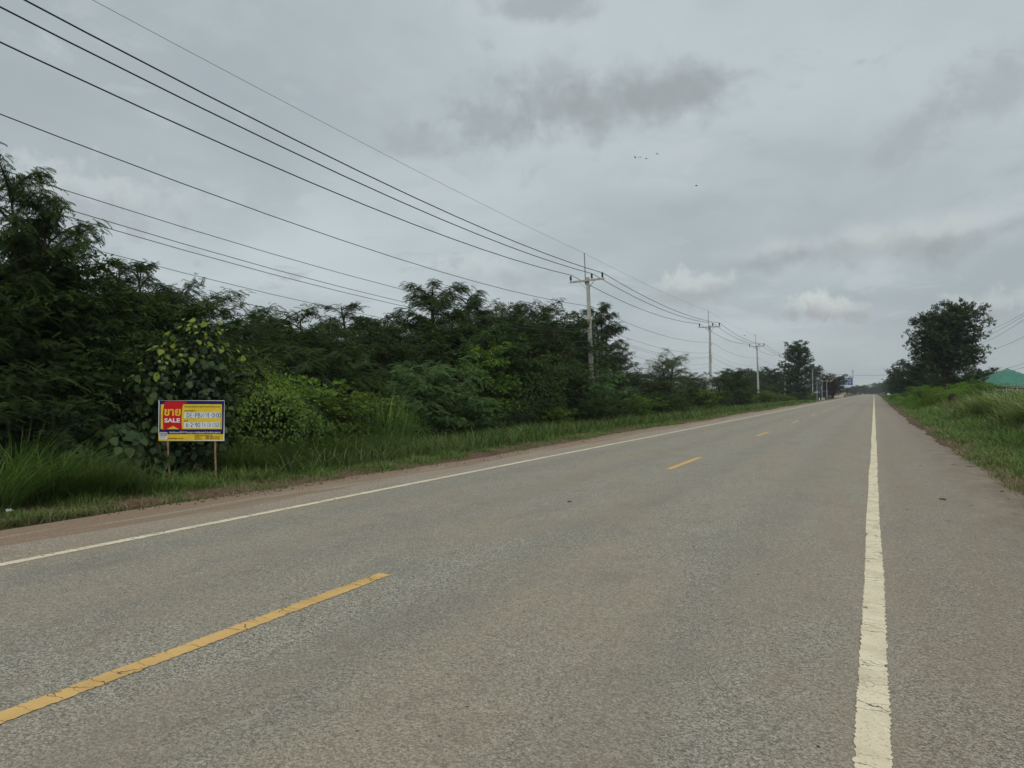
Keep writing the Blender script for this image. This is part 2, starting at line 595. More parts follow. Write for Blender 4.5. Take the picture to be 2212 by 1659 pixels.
YELLOW = plain('yellow print', (0.68, 0.48, 0.035), 0.6, 0.15, var=0.08)
RED = plain('red print', (0.50, 0.012, 0.018), 0.6, 0.15, var=0.08)
DRED = plain('dark red print', (0.24, 0.014, 0.022), 0.45, 0.4, var=0.08)
PALE = plain('pale writing strip', (0.60, 0.66, 0.69), 0.6, 0.15, var=0.05)
INK = plain('blue marker ink', (0.045, 0.10, 0.22), 0.6, 0.3, var=0.25)
BLACKINK = plain('black print', (0.03, 0.026, 0.012), 0.5, 0.3)
GREENROOF = plain('green metal sheet', (0.050, 0.205, 0.145), 0.45, 0.5, var=0.12, scale=1.2)
BLUE = plain('road sign blue', (0.014, 0.068, 0.27), 0.4, 0.4)
BLUEROOF = plain('blue roof sheet', (0.10, 0.20, 0.42), 0.5, 0.4)
CREAMWALL = plain('cream wall', (0.50, 0.46, 0.36), 0.8, 0.2)
ORANGE = plain('orange plastic', (0.45, 0.14, 0.04), 0.5, 0.4)
BIRD = plain('dark plumage', (0.03, 0.03, 0.034), 0.7, 0.3)
DARKWALL = plain('dark grey plaster', (0.22, 0.21, 0.19), 0.9, 0.2)  # one dark grey for the house wall, eave trim and stall roof

# ------------------------------------------------------------------ ground and road


def road_z(x):
    x = np.asarray(x, dtype=float)
    t = np.abs(x + 3.5)
    z = 0.085 * (1 - (np.minimum(t, 3.5) / 3.5) ** 1.5)
    return z - 0.022 * np.maximum(t - 3.5, 0)


GX = [-3000, -400, -60, -24, -14, -11, -9.6, -8.9, -8.5, -8.3, 1.7, 1.95, 2.2, 2.8, 4.0, 6.0, 12, 40, 400, 3000]
GZ = [-0.5, -0.5, -0.5, -0.45, -0.30, -0.12, -0.06, -0.045, -0.08, -0.3, -0.3, -0.09, -0.03, 0.0, 0.10, 0.25, 0.30, 0.2, 0, 0]


def ground_z(x):
    return np.interp(x, GX, GZ)


ys = [-300, -60, -20, 0, 10, 20, 40, 60, 90, 130, 200, 300, 450, 700, 1200, 3000, 6000]
V = [(x, y, z - 0.03) for y in ys for x, z in zip(GX, GZ)]
n = len(GX)
F = [(j * n + i, j * n + i + 1, (j + 1) * n + i + 1, (j + 1) * n + i) for j in range(len(ys) - 1) for i in range(n - 1)]
ground = link('ground', quads('ground', V, F), MEADOW)
tag(ground, kind='structure')

rx = list(np.linspace(-9.0, 2.35, 48))
ry = list(np.arange(-12, 60, 3.0)) + [60, 80, 110, 160, 240, 360, 520, 700]
V = [(x, y, float(road_z(x))) for y in ry for x in rx]
n = len(rx)
F = [(j * n + i, j * n + i + 1, (j + 1) * n + i + 1, (j + 1) * n + i) for j in range(len(ry) - 1) for i in range(n - 1)]
V += [(rx[0], ry[0], -0.28), (rx[0], ry[-1], -0.28), (rx[-1], ry[0], -0.28), (rx[-1], ry[-1], -0.28)]
b = len(V) - 4
road = link('road', quads('road', V, F, smooth=True), ASPHALT)
tag(road, kind='structure')


def lumps(X, Y, s, seed):
    r = np.random.default_rng(seed)
    z = np.zeros_like(X)
    for k in range(10):
        a = r.uniform(0, 2 * PI)
        f = s * r.uniform(0.4, 2.4)
        z += np.sin((X * math.cos(a) + Y * math.sin(a)) * f + r.uniform(0, 6)) / (0.5 + f / s)
    return z / 6


def soil_strip(name, x0, x1, nx, y0, y1, dy, seed, zfun):
    xs, ys_ = np.linspace(x0, x1, nx), np.arange(y0, y1, dy)
    X, Y = np.meshgrid(xs, ys_)
    Z = zfun(X, Y) + lumps(X, Y, 5.0, seed) * 0.035 + lumps(X, Y, 22.0, seed + 1) * 0.018
    V = np.stack([X, Y, Z], -1).reshape(-1, 3)
    j, i = np.meshgrid(np.arange(len(ys_) - 1), np.arange(nx - 1), indexing='ij')
    q = (j * nx + i).ravel()
    F = np.stack([q, q + 1, q + nx + 1, q + nx], 1)
    o = link(name, quads(name, V, F, smooth=True), SOIL)
    tag(o, kind='structure')


def left_edge(Y):
    return -8.85 + 0.28 * np.sin(Y * 0.23 + 4.0) + 0.10 * np.sin(Y * 0.9) - 0.35 * np.exp(-((Y - 5) / 3.5) ** 2)


def zl(X, Y):
    e = left_edge(Y)
    t = np.clip((e + 0.22 - X) / 0.35, 0, 1)
    tread = 0.022 * (np.sin(Y * 26 + 3 * np.sin(X * 20)) > 0.2) * np.exp(-((X - e - 0.12) / 0.13) ** 2) * (Y < 16)
    return road_z(X) - 0.06 + 0.095 * t * t * (3 - 2 * t) - 0.05 * np.exp(-((X - e - 0.12) / 0.2) ** 2) * 0.4 + tread


def right_edge(Y):
    return 2.1 - 0.35 * np.clip((Y - 15) / 25, 0, 1) + 0.06 * np.sin(Y * 0.37 + 1) + 0.05 * np.sin(Y * 1.13) + 0.03 * np.sin(Y * 2.9)


def zr(X, Y):
    e = right_edge(Y)
    t = np.clip((X - e + 0.25) / 0.4, 0, 1)
    return road_z(X) - 0.06 + 0.11 * t * t * (3 - 2 * t)


soil_strip('roadside_soil', -10.6, -8.0, 56, 1.0, 30, 0.05, 3, zl)
soil_strip('roadside_soil', -10.6, -8.0, 30, 30, 110, 0.25, 3, zl)
soil_strip('roadside_soil', 1.2, 3.2, 40, 9.0, 40, 0.08, 5, zr)
soil_strip('roadside_soil', 1.2, 3.2, 24, 40, 120, 0.3, 5, zr)


def line_strip(name, xc, w, y0, y1, mat, label=None, lift=0.004, ragged=0.0075):
    yy = []
    y = y0
    while y < y1:
        yy.append(y)
        y += 0.022 if y < 14 else (0.25 if y < 40 else 4.0)
    yy.append(y1)
    nx = 5
    V = []
    for j, y in enumerate(yy):
        wob = (0.007 * math.sin(y * 0.35 + xc) + 0.004 * math.sin(y * 1.1)) * (y < 30)
        l = -w / 2 + random.uniform(-1, 1) * ragged
        r = w / 2 + random.uniform(-1, 1) * ragged
        if j in (0, len(yy) - 1) and y1 - y0 < 10:
            l, r = l * 0.86, r * 0.86
        for i in range(nx):
            x = xc + wob + l + (r - l) * i / (nx - 1)
            V.append((x, y, float(road_z(x)) + lift))
    F = [(j * nx + i, j * nx + i + 1, (j + 1) * nx + i + 1, (j + 1) * nx + i) for j in range(len(yy) - 1) for i in range(nx - 1)]
    o = link(name, quads(name, V, F), mat)
    tag(o, kind='structure')
    return o


line_strip('right_edge_line', 0.0, 0.145, -6, 620, CREAM)
line_strip('left_edge_line', -7.0, 0.14, -6, 620, CREAM)
for k in range(30):
    line_strip('centre_dash', -3.5, 0.125, 1.87 + 12 * k, 4.9 + 12 * k, AMBER)

# ------------------------------------------------------------------ plant generators


def unit(a):
    return a / np.maximum(np.linalg.norm(a, axis=-1, keepdims=True), 1e-9)


def frames(d, up):
    d = unit(d)
    s = unit(np.cross(up, d) + 1e-6)
    u = np.cross(d, s)
    return np.stack([d, s, u], 1)             # rows: forward, side, up


def expand(tv, tf, pos, fr, sc, tint, tvt=None):
    n, m_ = len(pos), len(tv)
    P = np.einsum('mk,nkj->nmj', tv, fr) * sc[:, None, None] + pos[:, None, :]
    Fq = (tf[None] + (np.arange(n) * m_)[:, None, None]).reshape(-1, tf.shape[1])
    T = np.repeat(tint[:, None], m_, 1)
    if tvt is not None:
        T = T + tvt[None]
    return P.reshape(-1, 3), Fq, T.ravel()


def merge(parts):
    V, F, T, b = [], [], [], 0
    for v, f, t in parts:
        V.append(v)
        F.append(f + b)
        T.append(t)
        b += len(v)
    return np.concatenate(V), np.concatenate(F), np.concatenate(T)


def kite(base, d, L, w, n, fold=0.0):
    """A pointed leaflet as one quad."""
    d = np.array(d, float)
    d /= np.linalg.norm(d)
    s = np.cross(n, d)
    s /= np.linalg.norm(s)
    b_ = np.array(base, float)
    return [b_, b_ + d * L * 0.45 - s * w / 2 + np.array(n) * fold, b_ + d * L, b_ + d * L * 0.45 + s * w / 2 + np.array(n) * fold]


def frond_template(pairs=7):
    v, f = [], []
    for i in range(pairs):
        x = 0.12 + 0.86 * i / (pairs - 1)
        z = -0.50 * x * x
        L = 0.36 * (1.0 - 0.35 * abs(x - 0.45))
        for sgn in (-1, 1):
            d = (0.62, sgn * 0.85, -0.50 - 0.35 * x)
            k = kite((x, 0, z), d, L, 0.10, (0.1, 0, 1))
            f.append([len(v) + q for q in range(4)])
            v += k
    k = kite((0.95, 0, -0.46), (1, 0, -1.1), 0.25, 0.09, (0.2, 0, 1))
    f.append([len(v) + q for q in range(4)])
    v += k
    # the rachis
    k = [(0, -0.008, 0), (0.97, -0.006, -0.475), (0.97, 0.006, -0.475), (0, 0.008, 0)]
    f.append([len(v) + q for q in range(4)])
    v += [np.array(q) for q in k]
    return np.array(v), np.array(f)


FROND_V, FROND_F = frond_template()


def spray_template(n, L, w, seed):
    """A twig end with n broad leaves."""
    r = np.random.default_rng(seed)
    v, f = [], []
    for i in range(n):
        x = 0.15 + 0.75 * i / n
        a = i * 2.4 + r.uniform(-0.4, 0.4)
        d = (0.65, math.cos(a) * 0.8, math.sin(a) * 0.55 - 0.15)
        k = kite((x, 0, -0.15 * x * x), d, L * r.uniform(0.8, 1.2), w * r.uniform(0.85, 1.15), (0.15, -0.3 * math.cos(a), 1))
        f.append([len(v) + q for q in range(4)])
        v += k
    return np.array(v), np.array(f)


SPRAY_V, SPRAY_F = spray_template(10, 0.42, 0.24, 3)
SMALL_V, SMALL_F = spray_template(8, 0.34, 0.20, 4)


def bez(p0, p1, p2, t):
    t = np.asarray(t)[:, None]
    return (1 - t) ** 2 * p0 + 2 * t * (1 - t) * p1 + t * t * p2


def branching(seed, H, Wd, nstem, nbr, nleaf, clear, droop, shape, spread=0.5, scale=(0.3, 0.45), wood=True, lean=(0, 0), upright=0.6, thin=False, rosette=6, vary=(0.45, 1.25)):
    """Stems, branches and the leaf positions along them: arrays of position, direction, size, tint, and the wood."""
    r = np.random.default_rng(seed)
    wd = MB()
    pos, dr, sc, ti = [], [], [], []
    tips = []
    for s in range(nstem):
        a = 2 * PI * s / nstem + r.uniform(-0.5, 0.5)
        rad = Wd * 0.5 * spread * r.uniform(0.4, 1.0) * (0.25 if nstem == 1 else 1)
        h = H * r.uniform(0.72, 0.97) if nstem > 1 else H * 0.93
        p0 = np.array([math.cos(a) * 0.06 * nstem ** 0.5, math.sin(a) * 0.06 * nstem ** 0.5, -0.15])
        p2 = np.array([math.cos(a) * rad + lean[0] * h, math.sin(a) * rad + lean[1] * h, h])
        p1 = np.array([math.cos(a) * rad * 0.25, math.sin(a) * rad * 0.25, h * 0.6])
        if wood:
            tt = np.linspace(0, 1, 7)
            wd.tube(bez(p0, p1, p2, tt), list(np.interp(tt, [0, 1], [0.018 * H, 0.004 * H])), 6)
        for k in range(nbr):
            t = clear + (1 - clear) * ((k + r.uniform(0, 1)) / nbr)
            b0 = bez(p0, p1, p2, [t])[0]
            az_ = k * 2.39996 + a + r.uniform(-0.4, 0.4)
            L = Wd * 0.5 * shape(t) * r.uniform(*vary)
            e0 = upright * (0.5 + 0.8 * t)
            d0 = np.array([math.cos(az_) * math.cos(e0), math.sin(az_) * math.cos(e0), math.sin(e0)])
            b1 = b0 + d0 * L * 0.6
            b2 = b0 + d0 * L + np.array([math.cos(az_), math.sin(az_), -droop]) * L * 0.25
            tips.append(b2)
            if wood:
                tt = np.linspace(0, 1, 4)
                wd.tube(bez(b0, b1, b2, tt), list(np.interp(tt, [0, 1], [0.005 * H, 0.0012 * H])), 4, caps=False)
            m_ = max(4, int(nleaf * (0.4 + 0.6 * L / (Wd * 0.5))))
            tt = r.uniform(0.12 if not thin else 0.4, 1.0, m_) ** 0.75
            q = bez(b0, b1, b2, tt)
            q2 = bez(b0, b1, b2, np.minimum(tt + 0.05, 1.05))
            tan = unit(q2 - q)
            side = unit(np.cross(tan, np.array([0, 0, 1.0])))
            off = np.clip(r.normal(0, 1, (m_, 3)), -1.6, 1.6) * 0.13 * L * np.array([1, 1, 0.55])
            pos.append(q + off * (0.5 + tt[:, None] * 0.6))
            sg = r.choice([-1, 1], m_)[:, None]
            dirv = tan * r.uniform(0.2, 1.0, (m_, 1)) + side * sg * r.uniform(0.2, 1.0, (m_, 1))
            dirv[:, 2] = dirv[:, 2] * 0.5 + r.uniform(-0.25, 0.3, m_)
            dr.append(dirv)
            sc.append(r.uniform(*scale, m_))
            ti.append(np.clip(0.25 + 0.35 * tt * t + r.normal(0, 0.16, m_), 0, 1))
        m_ = nbr * 3                               # leaves along the stem itself
        tt = clear + (1 - clear) * r.uniform(0.25, 1, m_)
        aa = r.uniform(0, 2 * PI, m_)
        pos.append(bez(p0, p1, p2, tt) + r.normal(0, 0.05, (m_, 3)) * Wd * 0.3)
        dr.append(np.stack([np.cos(aa), np.sin(aa), r.uniform(-0.1, 0.8, m_)], 1))
        sc.append(r.uniform(*scale, m_) * 1.05)
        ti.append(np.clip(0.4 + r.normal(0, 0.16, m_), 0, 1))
        for tip in [p2] + tips[-nbr:]:             # rosettes close every stem and branch end
            m_ = 10 if tip is p2 else rosette
            aa = r.uniform(0, 2 * PI, m_)
            pos.append(tip + r.normal(0, 0.05, (m_, 3)) * Wd * 0.3)
            dr.append(np.stack([np.cos(aa), np.sin(aa), r.uniform(-0.2, 0.7, m_)], 1))
            sc.append(r.uniform(*scale, m_) * 0.95)
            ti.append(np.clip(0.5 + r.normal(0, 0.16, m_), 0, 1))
    pos, dr, sc, ti = np.concatenate(pos), np.concatenate(dr), np.concatenate(sc), np.concatenate(ti)
    keep = pos[:, 2] > 0.02
    return pos[keep], dr[keep], sc[keep], ti[keep], wd


def plant_meshes(name, tv, tf, **kw):
    pos, dr, sc, ti, wd = branching(**kw)
    r = np.random.default_rng(kw['seed'] + 99)
    up = np.array([0, 0, 1.0]) + r.normal(0, 0.28, pos.shape)
    v, f, t = expand(tv, tf, pos, frames(dr, up), sc, ti)
    return quads(name + '_foliage', v, f, t), wd.mesh(name + '_wood', True)


def dome(t):
    return 0.55 + 0.45 * math.sin(PI * min(1, t * 0.9 + 0.1))


def taper_top(t):
    return max(0.58, 1.0 - 0.7 * max(0, t - 0.5))


def column_shape(t):
    return 0.75 if t < 0.8 else 0.75 - 2.2 * (t - 0.8)


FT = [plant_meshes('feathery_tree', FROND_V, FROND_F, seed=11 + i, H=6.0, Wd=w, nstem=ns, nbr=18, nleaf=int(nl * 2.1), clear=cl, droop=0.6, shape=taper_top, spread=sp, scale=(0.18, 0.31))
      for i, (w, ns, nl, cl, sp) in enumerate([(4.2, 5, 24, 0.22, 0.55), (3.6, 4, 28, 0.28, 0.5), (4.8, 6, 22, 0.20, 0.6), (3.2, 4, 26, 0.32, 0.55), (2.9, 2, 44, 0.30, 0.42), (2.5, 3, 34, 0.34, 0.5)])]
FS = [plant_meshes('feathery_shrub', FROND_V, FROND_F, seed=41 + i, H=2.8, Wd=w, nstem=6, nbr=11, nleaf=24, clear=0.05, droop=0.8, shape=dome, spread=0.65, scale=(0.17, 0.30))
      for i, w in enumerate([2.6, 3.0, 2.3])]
BT = [plant_meshes('broad_tree', SPRAY_V, SPRAY_F, vary=(0.7, 1.1), seed=61, H=11.5, Wd=9.5, nstem=6, nbr=18, nleaf=54, clear=0.30, droop=0.4, shape=dome, spread=0.62, scale=(0.55, 0.9)),
      plant_meshes('broad_tree', SPRAY_V, SPRAY_F, vary=(0.8, 1.1), seed=62, H=12.5, Wd=7.0, nstem=5, nbr=18, nleaf=38, clear=0.08, droop=0.4, shape=dome, spread=0.4, scale=(0.5, 0.85)),
      plant_meshes('broad_tree', SPRAY_V, SPRAY_F, vary=(0.7, 1.1), seed=63, H=8.0, Wd=9.0, nstem=6, nbr=12, nleaf=34, clear=0.15, droop=0.3, shape=dome, spread=0.7, scale=(0.5, 0.85))]
VS = [plant_meshes('leafy_shrub', SMALL_V, SMALL_F, seed=81 + i, H=2.2, Wd=w, nstem=7, nbr=10, nleaf=34, clear=0.04, droop=0.8, shape=dome, spread=0.7, scale=(0.12, 0.22))
      for i, w in enumerate([2.4, 2.8])]


VT = [plant_meshes('vine_bush', SMALL_V, SMALL_F, seed=91 + i, H=4.2, Wd=w, nstem=6, nbr=17, nleaf=44, clear=0.05, droop=1.1, shape=dome, spread=0.5, scale=(0.15, 0.26))
      for i, w in enumerate([2.4, 2.8])]


def mound_mesh(name, seed, rx_, ry_, h, nleaf, size, top_light=0.5, bumps=22):
    """A creeper thrown over bushes: leaves lying on a lumpy dome, several layers deep."""
    r = np.random.default_rng(seed)
    u = r.uniform(0, 1, nleaf)
    a = r.uniform(0, 2 * PI, nleaf)
    z = u ** 0.8
    q = np.sqrt(np.maximum(0, 1 - z ** 2))
    d = np.stack([q * np.cos(a), q * np.sin(a), z], 1)
    rad = np.ones(nleaf)
    for k in range(bumps):
        c = unit(np.append(r.normal(0, 1, 2), abs(r.normal(0, 0.6)) + 0.1))
        rad += r.uniform(-0.30, 0.36) * np.exp(((d @ c) - 1) / r.uniform(0.012, 0.05))
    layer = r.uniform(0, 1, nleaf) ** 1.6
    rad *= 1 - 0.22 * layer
    rad *= 1 + 0.22 * (r.uniform(0, 1, nleaf) < 0.10) * r.uniform(0, 1, nleaf)
    pos = d * rad[:, None] * np.array([rx_, ry_, h])
    nrm = unit(d / np.array([rx_, ry_, h]) + r.normal(0, 0.45, d.shape) + np.array([0, 0, 0.45]))
    fw = r.normal(0, 1, d.shape) + np.array([0, 0, -0.6])
    fw = unit(fw - nrm * np.sum(fw * nrm, 1, keepdims=True))
    tv = np.array([(0, 0, 0), (0.35, -0.30, 0.05), (0.75, -0.22, 0.0), (1, 0, -0.1), (0, 0, 0), (1, 0, -0.1), (0.75, 0.22, 0.0), (0.35, 0.30, 0.05)])
    tf = np.array([(0, 1, 2, 3), (4, 5, 6, 7)])
    fr = np.stack([fw, np.cross(nrm, fw), nrm], 1)
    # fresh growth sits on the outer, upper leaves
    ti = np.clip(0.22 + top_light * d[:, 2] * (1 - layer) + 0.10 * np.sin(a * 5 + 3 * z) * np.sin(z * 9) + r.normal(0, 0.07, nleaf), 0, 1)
    return quads(name, *expand(tv, tf, pos, fr, size * r.uniform(0.7, 1.35, nleaf), ti))


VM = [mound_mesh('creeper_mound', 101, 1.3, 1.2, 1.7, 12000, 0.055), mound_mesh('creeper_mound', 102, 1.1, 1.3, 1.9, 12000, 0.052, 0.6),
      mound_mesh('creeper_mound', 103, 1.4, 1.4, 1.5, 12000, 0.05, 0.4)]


TOPS = {}


def top_of(me):
    """Height of a mesh and where its highest tips stand."""
    if me.name not in TOPS:
        co = np.empty(len(me.vertices) * 3, dtype=np.float32)
        me.vertices.foreach_get('co', co)
        co = co.reshape(-1, 3)
        z = np.sort(co[:, 2])[-max(12, len(co) // 2000)]
        TOPS[me.name] = (float(z), co[co[:, 2] > z - 0.25][:, :2].mean(0))
    return TOPS[me.name]


def place(name, pm, mat, loc, s, rz, label, cat, group=None, first='crown', sxy=1.0, tilt=(0, 0)):
    o = empty(name, loc)
    o.rotation_euler = (tilt[0], tilt[1], rz)
    o.scale = (s * sxy, s * sxy, s)
    if isinstance(pm, tuple):
        c = link(first, pm[0], mat, o)
        w = link('trunk' if 'tree' in name else 'stem', pm[1], BARK, o)
    else:
        c = link(first, pm, mat, o)
    if len(pm[0].materials if isinstance(pm, tuple) else pm.materials) and c.data.materials[0] is not mat:
        c.material_slots[0].link = 'OBJECT'
        c.material_slots[0].material = mat
    c['kind'] = 'stuff'
    tag(o, label, cat, group)
    return o


def plant_at(px, top, X, name, pm, H, mat, label, cat, group=None, rz=None, sxy=None, **k):
    Y, d = at(px, X)
    z0 = float(ground_z(X)) - 0.05
    hz_, txy = top_of(pm[0] if isinstance(pm, tuple) else pm)
    s = (height(top, d) - z0) / hz_
    rz = random.uniform(0, 6.28) if rz is None else rz
    sx = sxy or random.uniform(0.95, 1.1) / max(1.0, s) ** 0.4
    ox, oy = txy * s * sx * 0.8
    X0, Y0 = X - (ox * math.cos(rz) - oy * math.sin(rz)), Y - (ox * math.sin(rz) + oy * math.cos(rz))
    return place(name, pm, mat, (X0, Y0, z0), s, rz, label, cat, group, sxy=sx, **k)


# ------------------------------------------------------------------ thicket on the left
GAP, LOW, TUFT, REEDS, BANKM, FART, FARB, FARS, RROW, DEEP, VERGEB = ([] for _ in range(11))
BACK = 'feathery trees of the thicket on the left'
trees = [
    (38, 340, -14.0, 4, 'tallest feathery tree of the thicket, narrow leafy top at the left edge of the photo'),
    (-70, 440, -14.5, 0, 'feathery tree cut by the left edge of the photo, beside the tallest one'),
    (105, 470, -15.2, 5, 'dark feathery tree right behind the tallest tree on the left'),
    (200, 535, -15.6, 3, 'feathery tree with loose drooping top, right of the tallest tree on the left'),
    (318, 558, -16.5, 3, 'feathery tree with thin see-through crown, above and left of the sale board'),
    (418, 618, -17.5, 1, 'small round feathery tree whose top stands right above the sale board'),
    (590, 655, -19.0, 1, 'feathery tree top right of the sale board, left of the low dip in the thicket'),
    (515, 688, -21.0, 0, 'far low feathery tree seen in the dip right of the sale board'),
    (690, 685, -19.0, 2, 'broad dark feathery tree between the sale board and the highest middle tree'),
    (768, 650, -20.0, 3, 'feathery tree with arching fronds on top, left of the highest middle tree'),
    (840, 690, -21.0, 0, 'low feathery tree filling the gap just left of the highest middle tree'),
    (930, 604, -18.0, 4, 'highest feathery tree in the middle of the thicket, two pointed tops'),
    (1010, 628, -18.5, 5, 'feathery tree leaning on the right side of the highest middle tree'),
    (1085, 652, -20.0, 0, 'feathery tree second to the right of the highest middle tree'),
    (1150, 645, -20.5, 1, 'feathery tree with flat top midway between highest middle tree and first power pole'),
    (1220, 662, -19.5, 3, 'feathery tree just left of the first power pole'),
    (1305, 655, -21.5, 5, 'dark feathery tree standing right behind the first power pole'),
    (1345, 742, -22.0, 3, 'lower feathery tree reaching out to the right of the first power pole'),
]
for i, (px, top, X, v, lab) in enumerate(trees):
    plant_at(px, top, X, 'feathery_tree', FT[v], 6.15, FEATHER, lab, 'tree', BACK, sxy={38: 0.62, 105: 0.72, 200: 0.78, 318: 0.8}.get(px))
# the second, lower row that closes the thicket
low = [(-40, 610, -14.2), (60, 570, -14.3), (150, 620, -14.5), (235, 650, -14.8), (320, 655, -15.2), (400, 700, -15.0), (480, 705, -15.5), (560, 700, -16), (640, 698, -16),
       (715, 694, -16.2), (790, 698, -16), (865, 700, -16.5), (990, 690, -16), (1070, 700, -16), (1180, 698, -16.2), (1225, 720, -19.5)]
for i, (px, top, X) in enumerate(low):
    o = plant_at(px, top, X, 'feathery_tree', FT[(i * 3 + 1) % 4], 6.15, FEATHER, 'dark feathery tree of the second row, half hidden in the thicket on the left', 'tree', 'second row of feathery trees in the thicket')
    LOW.append((px, o))
for i, (px, X) in enumerate([(20, -17), (120, -18), (240, -19), (360, -20), (450, -22), (520, -24), (600, -23), (680, -24), (760, -25), (850, -24), (940, -25), (1020, -24), (1100, -26), (1180, -25), (1260, -27), (1340, -28)]):
    Y, d = at(px, X)
    o = place('feathery_tree', FT[i % 4], FEATHER, (X, Y, -0.5), random.uniform(0.55, 0.75), random.uniform(0, 6), 'low feathery tree glimpsed between the stems deep in the thicket', 'tree', 'trees deep in the thicket', sxy=1.25)
    DEEP.append((px, o))

for px, top, X, v, lab in [(470, 690, -17.0, 0, 'rounded small-leaved tree rising behind the climber column, right of the sale board'), (545, 680, -18.5, 1, 'rounded small-leaved tree in the low dip right of the sale board'),
                           (655, 676, -18.0, 0, 'rounded small-leaved tree halfway between sale board and highest middle tree'), (820, 684, -18.5, 1, 'rounded small-leaved tree just left of the highest middle tree'),
                           (975, 668, -17.2, 0, 'rounded small-leaved tree at the right foot of the highest middle tree'), (1120, 662, -18.5, 1, 'rounded small-leaved tree behind the vine-draped bush'),
                           (1190, 668, -19.5, 0, 'rounded small-leaved tree left of the first power pole'), (1240, 690, -20.5, 1, 'rounded small-leaved tree close behind the first power pole'),
                           (140, 560, -14.8, 1, 'rounded small-leaved tree beneath the tallest tree on the left'), (270, 610, -15.2, 0, 'rounded small-leaved tree on the left slope of the thicket above the sale board')]:
    plant_at(px, top, X, 'leafy_tree', VT[v], 4, DARKLEAF, lab, 'tree', 'rounded small-leaved trees in the thicket', sxy=1.15)
for i, (px, top, X) in enumerate([(1350, 792, -19), (1392, 800, -20), (1432, 806, -21), (1478, 800, -20), (1520, 806, -21), (1566, 800, -22), (1612, 806, -22), (1410, 812, -17), (1500, 815, -17), (1590, 815, -17)]):
    o = plant_at(px, top, X, 'feathery_tree', FT[i % 4], 6.15, FEATHER, 'tmp', 'tree', 'low trees behind the shrubs between the first three poles', sxy=1.35)
    GAP.append((px, o))

# front row of shrubs
shrubs = [
    (-20, 800, -12.4, 0, FEATHER, 'dark feathery shrub at the left edge of the photo behind tall grass'),
    (70, 775, -13.0, 1, FEATHER, 'dark feathery shrub below the tallest tree on the left'),
    (165, 790, -13.4, 2, FEATHER, 'drooping dark feathery shrub left of the large-leaved creeper by the sale board'),
    (250, 770, -13.5, 0, FEATHER, 'feathery shrub behind the large-leaved creeper left of the sale board'),
    (322, 705, -14.0, 1, FEATHER, 'feathery shrub with climbers on top, left of the light green climber column'),
    (545, 745, -13.8, 1, FEATHER, 'feathery shrub right behind the climber column beside the sale board'),
    (640, 745, -14.2, 2, FEATHER, 'feathery shrub standing behind the yellow green creeper mound'),
    (740, 770, -14.0, 0, FEATHER, 'dark feathery shrub midway between sale board and pale feathery shrub'),
    (820, 800, -13.6, 1, FEATHER, 'feathery shrub with bare twigs left of the pale feathery shrub'),
    (905, 790, -12.4, 0, FEATHER_PALE, 'pale feathery shrub, left half of the pale pair in the middle of the thicket'),
    (975, 765, -12.2, 1, FEATHER_PALE, 'large pale green feathery shrub in front of the thicket, middle of the photo'),
    (1035, 860, -11.6, 2, FEATHER_PALE, 'low pale feathery shrub with lacy fronds at the foot of the large pale one'),
    (1200, 770, -13.8, 1, FEATHER, 'dark shrub between the vine-draped bush and the first power pole'),
    (1245, 800, -13.0, 2, FEATHER, 'feathery shrub in front of the first power pole, reaching down to the grass'),
    (1300, 800, -13.4, 0, FEATHER_PALE, 'light feathery shrub covering the foot of the first power pole'),
    (1360, 835, -12.8, 1, FEATHER, 'low dark shrub right of the first power pole'),
    (1420, 822, -13.0, 2, FEATHER, 'dark shrub under the pale airy tree'),
    (1490, 835, -13.0, 0, FEATHER, 'shrub between the pale airy tree and the second power pole'),
    (1545, 803, -14.5, 1, FEATHER, 'dark shrub covering the foot of the second power pole'),
    (1590, 795, -14.5, 2, FEATHER, 'dark feathery shrub just right of the second power pole'),
]
for px, top, X, v, mt, lab in shrubs:
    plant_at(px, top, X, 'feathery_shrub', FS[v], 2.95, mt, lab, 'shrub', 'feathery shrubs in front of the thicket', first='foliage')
plant_at(1440, 752, -15.5, 'feathery_tree', FT[0], 6.15, FEATHER_PALE, 'pale airy feathery tree between the first and second power poles', 'tree', sxy=1.0)

mounds = [
    (505, 758, -12.7, 0, 1.9, 'yellow green creeper mound beside the climber column, upper right of the sale board'),
    (600, 800, -12.6, 1, 1.95, 'bright creeper mound hanging over bushes right of the sale board'),
    (690, 838, -12.8, 2, 1.7, 'low creeper mound trailing right from the bright mound'),
    (560, 775, -13.2, 1, 1.9, 'yellow green creeper hanging between the climber column and the bright mound'),
    (830, 825, -13.0, 2, 1.9, 'creeper mound leaning on the left side of the pale feathery shrub'),
    (775, 830, -13.3, 0, 1.9, 'small-leaved creeper mound left of the pale feathery shrub'),
    (1165, 745, -13.2, 0, 1.9, 'creeper mound with bright tips right beside the vine-draped bush'),
    (300, 655, -13.8, 2, 1.7, 'creeper covering a tree top above and left of the sale board'),
]
for px, top, X, v, hh, lab in mounds:
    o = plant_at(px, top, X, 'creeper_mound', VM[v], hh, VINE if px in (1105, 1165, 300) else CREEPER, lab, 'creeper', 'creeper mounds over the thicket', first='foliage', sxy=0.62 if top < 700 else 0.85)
plant_at(1108, 688, -13.9, 'vine_bush', VT[0], 4, VINE, 'tall vine-draped bush, dark hanging curtain of leaves left of the first power pole', 'bush', first='foliage', sxy=0.8)
plant_at(1060, 735, -14.2, 'vine_bush', VT[1], 4, CREEPER, 'yellow green leafy bush left of the vine-draped bush', 'bush', first='foliage', sxy=0.75)
plant_at(1150, 770, -13.3, 'vine_bush', VT[1], 4, VINE, 'dark leafy bush right in front of the vine-draped bush', 'bush', first='foliage', sxy=0.9)
